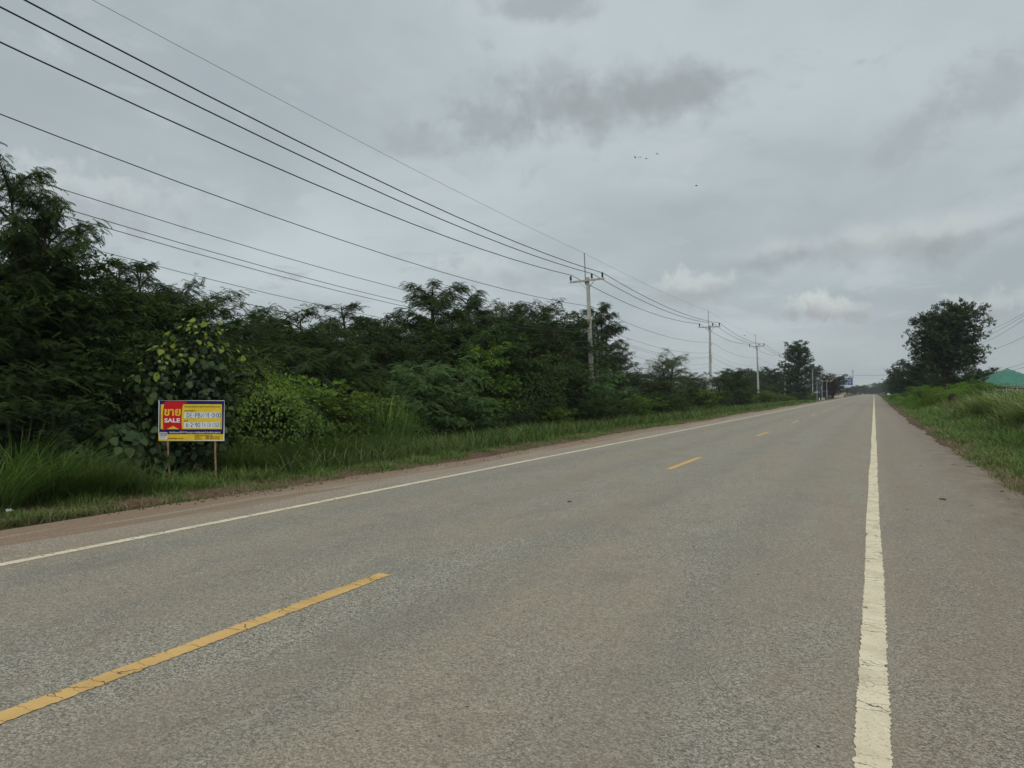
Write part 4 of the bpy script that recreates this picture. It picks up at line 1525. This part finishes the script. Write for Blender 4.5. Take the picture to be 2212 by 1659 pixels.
ext = [pole_y[0] - 40.25] + pole_y
tl = tilts[:]
tilts.insert(0, 0)
cg = 'wires strung between the power poles on the left'
cable('power_cable', CABLE, 0.021, 1.12, PARM + 0.45, 0.62, 'thick black cable on the right insulators, uppermost of the three thick cables', ext, group=cg)
cable('power_cable', CABLE, 0.021, 0.36, PARM + 0.45, 0.66, 'thick black cable on the middle insulators, second of the three thick cables', ext, group=cg)
cable('power_cable', CABLE, 0.021, -1.17, PARM + 0.45, 0.70, 'thick black cable on the left insulators, lowest of the three thick cables', ext, group=cg)
cable('ground_wire', GREYWIRE, 0.007, -0.16, PARM + 1.90, 0.22, 'thin grey wire along the mast tips, highest of all the wires', ext, group=cg)
cable('neutral_wire', CABLE, 0.013, 0.19, 7.82, 0.70, 'thin black wire well below the three thick cables', ext, group=cg)
for z, sg, r0, lab in ((6.62, 0.70, 0.010, 'upper wire of the low bundle that passes behind the highest middle tree'), (6.22, 0.80, 0.010, 'second wire of the low bundle, upper one of a close pair'),
                       (6.05, 0.80, 0.010, 'third wire of the low bundle, lower one of a close pair'), (5.45, 0.85, 0.008, 'fourth wire of the low bundle, thin and pale'),
                       (5.05, 0.95, 0.008, 'lowest and thinnest wire of the low bundle')):
    cable('telephone_wire', GREYWIRE, r0, 0.20, z, sg, lab, ext, group='low wires on the left power poles')
tilts = tl

# ------------------------------------------------------------------ right side
tl2 = tilts
tilts = [0] * 20
ry_ = [36.0, 82.0, 137.0, 185.0, 235.0, 285.0, 335.0]
RXP = 14.0
for k, y in enumerate(ry_):
    o = copy_tree(p0)
    o.location = (RXP, y, 0.0)
    o.rotation_euler = (0, 0, 0)
    tag(o, f'concrete power pole on the right side of the road, {["just outside the photo", "beside the green roof", "inside the big round tree", "fourth", "fifth", "sixth", "seventh"][k]}', 'power pole', 'power poles along the right side of the road')
for off, z, lab in ((1.0, 10.9, 'highest wire at the right edge of the photo'), (0.0, 9.9, 'second wire from the top at the right edge of the photo'), (-1.0, 8.7, 'third wire from the top at the right edge of the photo'),
                    (0.2, 7.8, 'fourth wire at the right edge of the photo'), (0.2, 5.0, 'wire just above the green roof'), (0.2, 4.6, 'wire crossing the top of the green roof'), (0.25, 3.9, 'lowest wire, crossing in front of the green roof')):
    cable('right_wire', GREYWIRE, 0.016, off, z, 0.6, lab, ry_, RXP, 'wires on the right side of the road', 0.0, 0.0)
for o in [x for x in C.objects if x.name.startswith('right_wire')]:
    o.name = 'power_cable'
tilts = tl2

Yt, dt_ = at(2046, 7.2)
place('broad_tree', BT[0], BROAD, (7.2, Yt, 0.2), (height(650, dt_) - 0.2) / top_of(BT[0][0])[0], 0.9, 'big round broad-leaved tree on the right side of the road', 'tree', sxy=0.63)
for px, top, X, v, lab in [(1990, 770, 6.5, 2, 'broad-leaved tree leaning out of the left side of the big round tree'), (2092, 806, 9.0, 2, 'low tree right of the big round tree, before the green roof'),
                           (2130, 790, 13.5, 2, 'tree directly behind the left end of the green roof'),
                           (1958, 790, 5.5, 2, 'dark tree at the foot of the big round tree, towards the road'), (1935, 800, 6.0, 1, 'brownish tree further along the right side of the road'),
                           (2062, 800, 8.6, 2, 'low dark tree under the crown of the big round tree'), (2035, 806, 8.0, 2, 'low dark tree at the left foot of the big round tree'),
                           (1915, 822, 6.2, 1, 'small tree before the white house far along the right side')]:
    Y, d = at(px, X)
    z0 = 0.1
    hh = top_of(BT[v][0])[0]
    place('broad_tree', BT[v], BROAD, (X, Y, z0), (height(top, d) - z0) / hh, random.uniform(0, 6), lab, 'tree', sxy=0.9)
for i, (px, X) in enumerate([(1900, 6), (1908, 7), (1922, 7), (1945, 7), (1968, 6.5), (1990, 6.8), (1895, 8), (2020, 9)]):
    Y, d = at(px, X)
    o = place('broad_tree', BT[2], BROAD, (X + 1.5, Y, 0.0), max(0.35, (height(828, d)) / 8.3), random.uniform(0, 6), 'dark low tree in the row along the right side of the road', 'tree', 'row of low trees along the right side of the road', sxy=1.15)
    RROW.append((px, o))

# creeper mound and stump on the right verge
Y, d = at(2025, 4.6)
place('creeper_mound', VM[0], BANK, (4.6, Y, 0.1), 1.05, 0.4, 'rounded light green creeper mound on the right verge', 'creeper', first='foliage')
Y2, d2 = at(1975, 3.9)
place('creeper_mound', VM[2], BANK, (3.9, Y2, 0.05), 0.8, 2.0, 'low light green creeper mound nearer the road on the right verge', 'creeper', first='foliage', sxy=1.3)
for i, (px, X, s) in enumerate([(1945, 3.5, 0.55), (1930, 3.3, 0.55), (1918, 3.2, 0.6), (2000, 3.9, 0.6), (1960, 4.6, 0.9), (2070, 6.5, 1.25), (2100, 8.0, 1.3), (1990, 5.6, 1.0), (1940, 5.2, 1.0)]):
    Y, d = at(px, X)
    o = place('creeper_mound', VM[i % 3], BANK, (X, Y, 0.05), s, i * 1.7, 'green creeper mound covering the bank on the right verge', 'creeper', 'low creeper mounds on the right bank', first='foliage', sxy=1.35)
    BANKM.append((px, o))
for px, top, X, v, lab in [(1996, 832, 4.4, 0, 'leafy bright bush at the left end of the bank mounds'), (2032, 834, 6.4, 1, 'leafy bright bush on the rounded bank mound behind the stump'),
                           (2082, 824, 7.6, 0, 'leafy bright bush right behind the black stump'), (2112, 818, 7.6, 1, 'leafy bright bush below the left end of the green roof')]:
    plant_at(px, top, X, 'leafy_shrub', VS[v], 2.3, BANK, lab, 'shrub', first='foliage', sxy=1.15)
Y, d = at(2058, 4.5)
Y = 48.0
st = MB()
st.lathe([(0.30, -0.1), (0.27, 0.3), (0.25, 0.8), (0.27, 1.15), (0.22, 1.3), (0.12, 1.34)], (0, 0, 0), 12)
o = st.build('tree_stump', plain('dark hollow wood', (0.022, 0.017, 0.014), 0.95, 0.1, var=0.4), None, True)  # shade of the dark hollow here is put into the stump's near-black colour
Ys, ds = at(2058, 4.9)
o.location = (4.9, Ys, 0.12)
tag(o, 'black tree stump standing in the grass on the right verge', 'stump')
sk = MB()
for k in range(7):
    a = random.uniform(-0.6, 0.6)
    sk.tube([(0, 0, 0), (0.3 * math.sin(a), -0.2, 0.5), (0.9 * math.sin(a) + 0.1, -0.4, random.uniform(0.7, 1.3))], [0.02, 0.014, 0.006], 5)
o = sk.build('dead_branch', BAMBOO, None, True)
o.location = (4.5, Ys - 1.2, 0.1)
tag(o, 'bare pale dead branch in the grass beside the black stump', 'branch')

sk = MB()
for k in range(9):
    a = random.uniform(-1.1, 1.1)
    sk.tube([(0.25 * k - 1.0, 0, 0), (0.25 * k - 1.0 + 0.2 * math.sin(a), -0.06, 0.16), (0.25 * k - 1.0 + 0.55 * math.sin(a), -0.12, random.uniform(0.2, 0.45))], [0.008, 0.006, 0.003], 4)
o = sk.build('dead_branch', BAMBOO, None, True)
o.location = (-11.25, at(440, -11.25)[0], -0.12)
o.rotation_euler.z = YAW
tag(o, 'tangle of bare dry twigs low in the hollow under the sale board', 'branch')
o['kind'] = 'stuff'

# green-roofed house
HX = 13.6
Yh, dh = at(2177, HX)
hz = height(796, dh)
ez = height(835, dh)
house = empty('green_roof_house', (HX, Yh, 0.1), YAW)
tag(house, 'house with green sheet-metal hip roof half hidden by reeds on the right', 'house')
hw = 66 / FPX * dh
b_ = MB()
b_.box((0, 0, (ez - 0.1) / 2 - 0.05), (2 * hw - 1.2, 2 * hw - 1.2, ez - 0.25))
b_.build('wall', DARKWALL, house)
A = (0, 0, hz - 0.1)
Rr = [(-hw, -hw, ez - 0.1), (hw, -hw, ez - 0.1), (hw, hw, ez - 0.1), (-hw, hw, ez - 0.1)]
rib = 0
rf = empty('roof', (0, 0, 0))
rf.parent = house
for s in range(4):
    p, q = Vector(Rr[s]), Vector(Rr[(s + 1) % 4])
    a_ = Vector(A)
    nrm = (q - p).cross(a_ - p).normalized()
    b_ = MB()
    th = nrm * 0.04
    b_.add([p, q, a_, p - th, q - th, a_ - th], [(0, 1, 2), (5, 4, 3), (0, 3, 4, 1), (1, 4, 5, 2), (2, 5, 3, 0)])
    b_.build('roof_sheet', GREENROOF, rf)
    if s in (0, 3, 1):
        n_r = 18
        for k in range(1, n_r):
            t = k / n_r
            base_p = p.lerp(q, t)
            top_t = 1 - abs(2 * t - 1)
            mid_e = p.lerp(q, 0.5)
            end = base_p + (a_ - mid_e) * top_t
            b2 = MB()
            b2.tube([base_p + nrm * 0.012, end + nrm * 0.012], 0.03, 4)
            b2.build('roof_rib', GREENROOF, rf)
b_ = MB()
for p, q in ((0, 1), (1, 2), (2, 3), (3, 0)):
    b_.tube([Vector(Rr[p]), Vector(Rr[q])], 0.05, 6)
b_.build('eave_trim', DARKWALL, house)
b_ = MB()
for zz in (0.75, 1.05, ez - 0.5):
    b_.tube([(-hw, -hw + 0.2, zz), (hw, -hw + 0.2, zz)], 0.025, 6)
for k in range(7):
    x = -hw + 2 * hw * k / 6
    b_.tube([(x, -hw + 0.2, -0.1), (x, -hw + 0.2, ez - 0.12)], 0.035, 6)
b_.build('railing', WHITE, house)

# white house with blue roof behind the trees, far along the right
Yw, dw = at(1925, 9.0)
wh = empty('white_house', (10.5, Yw, 0))
tag(wh, 'white house with blue roof seen through trees far along the right side', 'house')
b_ = MB()
b_.box((0, 0, 2.2), (7, 9, 4.4))
b_.build('wall', WHITE, wh)
b_ = MB()
b_.add([(-4, -5, 4.4), (4, -5, 4.4), (4, 5, 4.4), (-4, 5, 4.4), (-4, 0, 6.4), (4, 0, 6.4)], [(0, 1, 5, 4), (2, 3, 4, 5), (0, 4, 3), (1, 2, 5), (3, 2, 1, 0)])
b_.build('roof', BLUEROOF, wh)
for x in (-2, 1.2):
    b_ = MB()
    b_.box((x, -4.52, 2.4), (1.3, 0.08, 1.3))
    b_.build('window', BLACK, wh)

# ------------------------------------------------------------------ far left side and the road's end
far = [
    (1722, 735, -14.0, 1, BROAD, 'tall dark round-topped tree standing by the fourth power pole', 0.74),
    (1655, 792, -24.0, 2, BROAD, 'dark broad tree behind the third power pole', 1.1),
    (1615, 800, -26.0, 2, BROAD, 'dark broad tree left behind the third power pole', 1.1),
    (1685, 800, -22.0, 2, BROAD, 'dark tree between the third power pole and the tall round-topped tree', 1.1),
    (1757, 786, -20.0, 1, BROAD, 'tree just right of the tall round-topped tree on the left side', 1.0),
    (1799, 806, -11.2, 2, BROAD, 'flat umbrella-shaped tree left of the blue direction sign', 0.95),
    (1788, 826, -22.0, 2, BROAD, 'low tree behind the row of far power poles', 1.2),
]
for px, top, X, v, mt, lab, sx in far:
    Y, d = at(px, X)
    place('broad_tree', BT[v], mt, (X, Y, -0.4), (height(top, d) + 0.4) / top_of(BT[v][0])[0], random.uniform(0, 6), lab, 'tree', sxy=sx)
Y, d = at(1795, -10.6)
place('broad_tree', BT[2], REDLEAF, (-10.6, Y, -0.2), (height(823, d) + 0.2) / 8.3, 1.0, 'small red-leaved tree before the umbrella-shaped tree on the left', 'tree', sxy=0.75)
for i, (px, top) in enumerate([(1830, 836), (1845, 834), (1858, 832), (1868, 836), (1876, 838), (1884, 840), (1892, 834), (1900, 832), (1838, 838), (1852, 839), (1864, 834), (1880, 836)]):
    d = 520 + (i * 53) % 240
    Xc = (px - 1888) * CY * d / FPX
    Y = (d + Xc * SY) / CY
    if -9 < Xc < 3 and Y < 700:
        Y = 715 + i * 6
        d = Y * CY - Xc * SY
    o = place('broad_tree', BT[i % 3], BROAD, (Xc, Y, -0.2), (height(top, d)) / [11.9, 12.9, 8.3][i % 3], i * 1.3, 'distant tree where the road disappears', 'tree', 'far trees at the end of the road', sxy=1.5)
    FART.append((px, o))
r_ = np.random.default_rng(31)
for i in range(34):                            # low roadside bushes between third pole and the far junction
    X = -12.0 - float(r_.uniform(0, 5))
    Y = float(92 + i * 4.6 + r_.uniform(0, 3))
    s = float(r_.uniform(0.35, 0.75)) * (0.8 if X > -13 else 1.1)
    o = place('leafy_shrub', VS[i % 2], CREEPER if i % 3 == 0 else FEATHER, (X, Y, -0.3), s, i * 2.0, 'low green bush along the far left verge beyond the second power pole', 'shrub', 'low bushes on the far left verge', first='foliage', sxy=1.4)
    FARB.append((W0 / 2 + FPX * (X * CY + Y * SY) / (Y * CY - X * SY), o))
for i, px in enumerate([1640, 1660, 1700, 1735, 1750]):
    X = -19.0
    Y, d = at(px, X)
    o = place('feathery_shrub', FS[i % 3], FEATHER, (X, Y, -0.4), 1.3, i * 2.0, 'dark shrub under the trees beyond the third power pole', 'shrub', 'shrubs beyond the third power pole', first='foliage', sxy=1.3)
    FARS.append((px, o))

# blue direction sign on a cantilever post
Y, d = at(1826, -9.6)
ds_ = empty('direction_sign', (-9.6, Y, -0.1))
tag(ds_, 'big blue overhead direction sign far along the left side', 'road sign')
b_ = MB()
b_.tube([(-2.2, 0.3, -0.2), (-2.2, 0.3, height(814, d))], 0.14, 8)
b_.tube([(-2.2, 0.3, height(822, d)), (2.4, 0.3, height(822, d))], 0.09, 8)
b_.build('post', STEEL, ds_)
zc = height(824, d)
hh = 15 / FPX * d
b_ = MB()
b_.box((0, 0, zc), (5.0, 0.08, hh))
pn = b_.build('panel', BLUE, ds_)
for k in range(4):
    for x0, x1 in ((-2.0, -0.5), (-0.2, 1.2), (1.4, 2.1)):
        b_ = MB()
        b_.box(((x0 + x1) / 2 - 0.1 * (k % 2), -0.05, zc + hh * (0.34 - 0.225 * k)), ((x1 - x0) * 0.9, 0.012, 0.16))
        b_.build('lettering_line', WHITE, pn)
Y, d = at(1779, -12.0)
bs = empty('blue_name_board', (-12.0, Y, -0.2))
tag(bs, 'small low blue board on posts below the far power poles', 'road sign')
b_ = MB()
b_.box((0, 0, height(843, d)), (2.3, 0.06, 0.35))
b_.build('panel', BLUE, bs)
b_ = MB()
b_.tube([(-1.0, 0.06, -0.2), (-1.0, 0.06, height(842, d))], 0.04, 6)
b_.build('post', STEEL, bs)
b_ = MB()
b_.tube([(1.0, 0.06, -0.2), (1.0, 0.06, height(842, d))], 0.04, 6)
b_.build('post', STEEL, bs)

# street lamps
lamp0 = None
for i, (px, X) in enumerate([(1765, -11.5), (1776, -11.5), (1786, -11.0), (1808, -10.0), (1822, -9.8)]):
    Y, d = at(px, X)
    if lamp0 is None:
        o = lamp0 = empty('street_lamp')
        b_ = MB()
        b_.tube([(0, 0, -0.3), (0, 0, 7.2), (0.25, 0, 7.6), (1.6, 0, 7.8)], [0.11, 0.07, 0.05, 0.04], 8)
        b_.build('pole', CONCRETE, o)
        b_ = MB()
        b_.box((1.9, 0, 7.82), (1.0, 0.42, 0.14), Matrix.Rotation(R(-12), 3, 'Y'))
        b_.build('lamp_head', WHITE, o)
    else:
        o = copy_tree(lamp0)
    o.location = (X, Y, -0.1)
    s = height(822, d) / 7.8
    o.scale = (s, s, s)
    tag(o, ['nearest street lamp with white head, right of the tall round-topped tree', 'second street lamp from the near end on the left side', 'street lamp left of the red-leaved tree', 'street lamp in front of the umbrella-shaped tree', 'farthest street lamp beside the blue direction sign'][i], 'street lamp', 'street lamps on the far left side')
# roadside kiosk, posts, mast, crossing cable
Y, d = at(1814, -10.2)
kq = empty('roadside_stall', (-10.6, Y, -0.2))
tag(kq, 'low cream roadside stall below the umbrella-shaped tree', 'stall')
b_ = MB()
b_.box((0, 0, 0.55), (3.0, 2.0, 1.1))
b_.build('wall', CREAMWALL, kq)
b_ = MB()
b_.box((0, 0, 1.85), (3.5, 2.6, 0.08))
b_.build('roof', DARKWALL, kq)
for sx in (-1, 1):
    for sy in (-1, 1):
        b_ = MB()
        b_.box((sx * 1.42, sy * 0.92, 1.46), (0.08, 0.08, 0.74))
        b_.build('post', CONCRETE, kq)
b_ = MB()
b_.box((-2.2, -0.3, 0.8), (0.9, 0.06, 1.1))
b_.build('notice_panel', WHITE, kq)
Y, d = at(1829, -8.9)
b_ = MB()
b_.lathe([(0.26, 0), (0.26, 0.05), (0.15, 0.06), (0.20, 0.5), (0.17, 0.9), (0.05, 1.0)], (0, 0, 0), 10)
o = b_.build('traffic_barrel', ORANGE, None)
o.location = (-8.9, Y, -0.12)
tag(o, 'orange traffic barrel at the far left edge of the road', 'traffic barrel')
gp = None
for i, px in enumerate([1770, 1776, 1780]):
    Y, d = at(px, -9.9)
    if gp is None:
        g = MB()
        g.box((0, 0, 0.28), (0.16, 0.16, 0.66), taper=0.8)
        gp = g.mesh('guide_post')
        gp.materials.append(WHITE)
    o = link('guide_post', gp, None, None, (-9.9, Y, -0.1))
    tag(o, 'short white guide post in the grass at the far left verge', 'guide post', 'white guide posts on the far left verge')
Y, d = at(1842, -26.0)
mast = empty('radio_mast', (-26.0, Y, -0.4))
tag(mast, 'slender grey radio mast far away beside the end of the road', 'mast')
hm = height(799, d)
b_ = MB()
for a in range(3):
    c_, s_ = math.cos(a * 2.094), math.sin(a * 2.094)
    b_.tube([(c_ * 0.7, s_ * 0.7, 0), (c_ * 0.45, s_ * 0.45, hm)], 0.09, 5)
for k in range(16):
    z0, z1 = hm * k / 16, hm * (k + 1) / 16
    for a in range(3):
        c0, s0, c1, s1 = math.cos(a * 2.094), math.sin(a * 2.094), math.cos((a + 1) * 2.094), math.sin((a + 1) * 2.094)
        b_.tube([(c0 * 0.6, s0 * 0.6, z0), (c1 * 0.55, s1 * 0.55, z1)], 0.05, 4)
b_.build('lattice', STEEL, mast)
for a in range(3):
    b_ = MB()
    b_.box((math.cos(a * 2.094) * 1.0, math.sin(a * 2.094) * 1.0, hm - 2.2), (0.6, 0.5, 3.4))
    b_.build('antenna', STEEL, mast)
b_ = MB()
b_.tube([(PX + (31.4 * t), 330 + 5 * t, 9.4 - 0.9 * 4 * t * (1 - t)) for t in np.linspace(0, 1, 14)], 0.05, 5)
o = b_.build('crossing_cable', CABLE, None)
tag(o, 'dark cable strung across the road far away beside the radio mast', 'cable')

# birds
bm0 = None
for i, (px, py, d, lab) in enumerate([(1373, 338, 90, 'leftmost bird of the four flying close together'), (1384, 338, 92, 'second bird of the four flying close together'), (1397, 341, 88, 'third and lowest bird of the four flying close together'),
                                      (1421, 331, 94, 'rightmost and highest bird of the four flying close together'), (1506, 400, 70, 'lone bird with bent wings flying right of the four'), (1609, 725, 120, 'bird flying just left above the third power pole'),
                                      (1630, 724, 125, 'small bird at the tip of the third power pole')]):
    if bm0 is None:
        b_ = MB()
        b_.tube([(0.0, -0.17, 0), (0, -0.08, 0.01), (0, 0.02, 0.012), (0, 0.12, 0.02), (0, 0.17, 0.02)], [0.012, 0.04, 0.05, 0.03, 0.008], 8)
        for sg in (-1, 1):
            b_.add([(sg * 0.03, 0.08, 0.03), (sg * 0.03, -0.05, 0.03), (sg * 0.22, -0.03, 0.09), (sg * 0.20, 0.10, 0.09), (sg * 0.42, -0.10, 0.0)], [(0, 1, 2, 3), (3, 2, 4)])
            b_.add([(sg * 0.03, 0.08, 0.022), (sg * 0.03, -0.05, 0.022), (sg * 0.22, -0.03, 0.082), (sg * 0.20, 0.10, 0.082), (sg * 0.42, -0.10, -0.004)], [(3, 2, 1, 0), (4, 2, 3)])
        bm0 = b_.mesh('bird')
        bm0.materials.append(BIRD)
    x = (px - W0 / 2) / FPX * d
    Xw, Yw_ = x * CY - d * SY, x * SY + d * CY
    o = link('bird', bm0, None, None, (Xw, Yw_, height(py, d)))
    o.scale = (0.75, 0.75, 0.75)
    o.rotation_euler = (0.2, random.uniform(-0.5, 0.5), random.uniform(0, 6))
    tag(o, lab, 'bird', 'birds in the sky' if i < 5 else None)

# ------------------------------------------------------------------ small things on the road


def on_road(px, py):
    d = CAMH * FPX / (py - HOR)
    for _ in range(4):
        x = (px - W0 / 2) / FPX * d
        X = x * CY - d * SY
        d = (CAMH - float(road_z(X))) * FPX / (py - HOR)
    x = (px - W0 / 2) / FPX * d
    return x * CY - d * SY, x * SY + d * CY


p = [on_road(*q) for q in ((1553, 1433), (1540, 1440), (1537, 1452), (1544, 1462), (1550, 1472), (1557, 1483), (1566, 1490))]
b_ = MB()
b_.tube([(x, y, float(road_z(x)) + 0.004) for x, y in p], 0.0028, 6)
o = b_.build('wire_scrap', plain('pale bare wire', (0.42, 0.38, 0.32), 0.5, 0.5), None, True)
tag(o, 'thin bent scrap of pale wire lying on the asphalt near the right edge line', 'wire')


def bit(name, px, py, s, mat, label, cat, seed, flatn=0.35, stretch=1.0):
    r = np.random.default_rng(seed)
    x, y = on_road(px, py)
    v, f = [], []
    b_ = MB()
    b_.lathe([(0.5 * s, 0.0), (0.62 * s, 0.12 * s), (0.5 * s, flatn * s * 0.8), (0.15 * s, flatn * s)], (0, 0, 0), 8)
    b_.v = [(p[0] * stretch + r.normal(0, 0.06 * s), p[1] + r.normal(0, 0.06 * s), p[2]) for p in b_.v]
    o = b_.build(name, mat)
    o.location = (x, y, float(road_z(x)) - 0.001)
    o.rotation_euler.z = r.uniform(0, 6)
    tag(o, label, cat)
    return o


MUD = plain('dried mud', (0.10, 0.075, 0.055), 0.95, 0.1)
DEADLEAF = plain('dead leaf', (0.15, 0.10, 0.06), 0.8, 0.2)
bit('mud_clod', 1232, 1084, 0.05, MUD, 'pale twig-like clod lying in the middle of the near lane', 'clod', 1)
bit('mud_clod', 2038, 1079, 0.07, MUD, 'larger dark clod of mud on the right shoulder', 'clod', 2, 0.3, 1.6)
bit('dead_leaf', 2127, 1015, 0.10, DEADLEAF, 'curled dead leaf near the grass on the right shoulder', 'leaf', 3, 0.15, 1.8)
bit('dead_leaf', 2095, 1008, 0.07, DEADLEAF, 'small dead leaf left of the curled one on the right shoulder', 'leaf', 4, 0.12, 2.2)
bit('mud_clod', 2165, 1062, 0.05, MUD, 'small clod near the right edge of the photo on the shoulder', 'clod', 5)
bit('pebble', 1772, 1610, 0.014, MUD, 'dark pebble beside the right edge line near the bottom of the photo', 'pebble', 6)
bit('pebble', 1637, 1712, 0.014, MUD, 'dark pebble below the bottom edge of the photo', 'pebble', 7) if False else None
for k, (px, py, s_) in enumerate([(1990, 1005, 0.05), (2060, 1003, 0.07), (2110, 990, 0.06), (2030, 960, 0.08), (2150, 1030, 0.05), (2000, 1040, 0.05), (1960, 1100, 0.035), (2100, 1092, 0.04),
                                  (2180, 1078, 0.05), (2050, 1125, 0.035), (1940, 1052, 0.04), (2085, 985, 0.06), (1930, 985, 0.05), (2010, 925, 0.09), (2195, 1110, 0.035), (1500, 1180, 0.03), (1180, 1300, 0.02), (1640, 1240, 0.025)]):
    o = bit('mud_flake', px, py, s_ * 0.6, MUD, 'small dark flake of dried mud scattered on the asphalt', 'mud flake', 20 + k, 0.14, 1.9)
    o['group'] = 'mud flakes on the asphalt'
r_ = np.random.default_rng(55)
mb = MB()
for k in range(700):
    Y = 3.5 * (12 ** r_.uniform()) 
    X = float(left_edge(np.array([Y]))[0]) + 0.30 + r_.normal(0, 0.16)
    s = 0.006 + 0.018 * r_.uniform() ** 3
    z = float(max(road_z(X), zl(np.array([X]), np.array([Y]))[0]))
    mb.box((X, Y, z + s * 0.2), (s * r_.uniform(0.8, 1.8), s * r_.uniform(0.8, 1.8), s * 0.9), Matrix.Rotation(r_.uniform(0, 3), 3, 'Z') @ Matrix.Rotation(r_.uniform(-0.4, 0.4), 3, 'X'), 0.7)
o = mb.build('soil_crumbs', SOIL)
tag(o, kind='stuff')
# plastic litter in the grass at far left
Yl, dl = at(26, -10.0)
b_ = MB()
v, n = [], 8
for j in range(n):
    for i in range(n):
        v.append(((i / (n - 1) - 0.5) * 0.17, (j / (n - 1) - 0.5) * 0.13, 0.025 * math.sin(i * 0.9 + j) * math.cos(j * 0.8) + 0.03 - 0.01 * abs(i - 3)))
me = quads('plastic_bag', v, [(j * n + i, j * n + i + 1, (j + 1) * n + i + 1, (j + 1) * n + i) for j in range(n - 1) for i in range(n - 1)], smooth=True)
o = link('plastic_bag', me, PALE, None, (-9.95, Yl - 0.05, 0.03))
o.scale = (0.6, 0.6, 0.6)
tag(o, 'crumpled white plastic scrap in the grass at the left edge of the photo', 'litter')

# ------------------------------------------------------------------ air
HAZE = 0.00028
b_ = MB()
b_.box((-40, 560, 16.5), (560, 1300, 35))
o = b_.build('haze', None)
hm_ = bpy.data.materials.new('haze')
hm_.use_nodes = True
hm_.node_tree.nodes.remove(hm_.node_tree.nodes['Principled BSDF'])
pv = hm_.node_tree.nodes.new('ShaderNodeVolumePrincipled')
pv.inputs['Color'].default_value = (0.86, 0.90, 0.92, 1)
pv.inputs['Density'].default_value = HAZE
hm_.node_tree.links.new(pv.outputs[0], hm_.node_tree.nodes['Material Output'].inputs['Volume'])
o.data.materials.append(hm_)
tag(o, kind='stuff')

# ------------------------------------------------------------------ labels of the plants that stand in rows
ORD = ['nearest', 'second', 'third', 'fourth', 'fifth', 'sixth', 'seventh', 'eighth', 'ninth', 'tenth', 'eleventh', 'twelfth', 'thirteenth', 'fourteenth']


def row_labels(items, marks, what):
    seen = {}
    for m_, (mx, mn) in enumerate(marks):
        for side in (-1, 1):
            mine = [(abs(px - mx), o) for px, o in items if min(range(len(marks)), key=lambda q: abs(px - marks[q][0])) == m_ and (px - mx) * side > 0]
            for k, (_, o) in enumerate(sorted(mine, key=lambda q: q[0])):
                o['label'] = what.format(ORD[k] if k < 14 else 'farther', 'left' if side < 0 else 'right') + mn


row_labels(GAP, [(1275, 'the first power pole'), (1533, 'the second power pole')], '{} low dark tree behind the shrubs {} of ')
row_labels(LOW, [(415, 'the sale board'), (935, 'the highest middle tree'), (1275, 'the first power pole')], '{} half-hidden second-row feathery tree to the {} of ')
row_labels(TUFT, [(415, 'the sale board'), (975, 'the large pale shrub'), (1275, 'the first power pole'), (1533, 'the second power pole')], '{} green grass clump on the left verge, {} of ')
row_labels(REEDS, [(2058, 'the black stump'), (2177, 'the green roof peak')], '{} tall arching reed clump on the right verge, {} of ')
row_labels(BANKM, [(2058, 'the black stump'), (1888, "the road's vanishing point")], '{} green creeper mound on the right bank, {} of ')
row_labels(FART, [(1842, 'the radio mast'), (1888, "the road's vanishing point")], '{} distant hazy tree at the road end, {} of ')
row_labels(FARB, [(1533, 'the second power pole'), (1637, 'the third power pole'), (1722, 'the tall round-topped tree')], '{} low bush on the far left verge, {} of ')
row_labels(FARS, [(1637, 'the third power pole'), (1722, 'the tall round-topped tree')], '{} dark shrub under the far trees, {} of ')
row_labels(RROW, [(2034, 'the big round tree'), (1888, "the road's vanishing point")], '{} dark low tree in the right-hand row, {} of ')
row_labels(DEEP, [(415, 'the sale board'), (935, 'the highest middle tree'), (1275, 'the first power pole')], '{} feathery tree glimpsed deep in the thicket, {} of ')
row_labels(VERGEB, [(1275.5, 'the first power pole'), (1533, 'the second power pole')], '{} leafy bush at the edge of the left verge, {} of ')
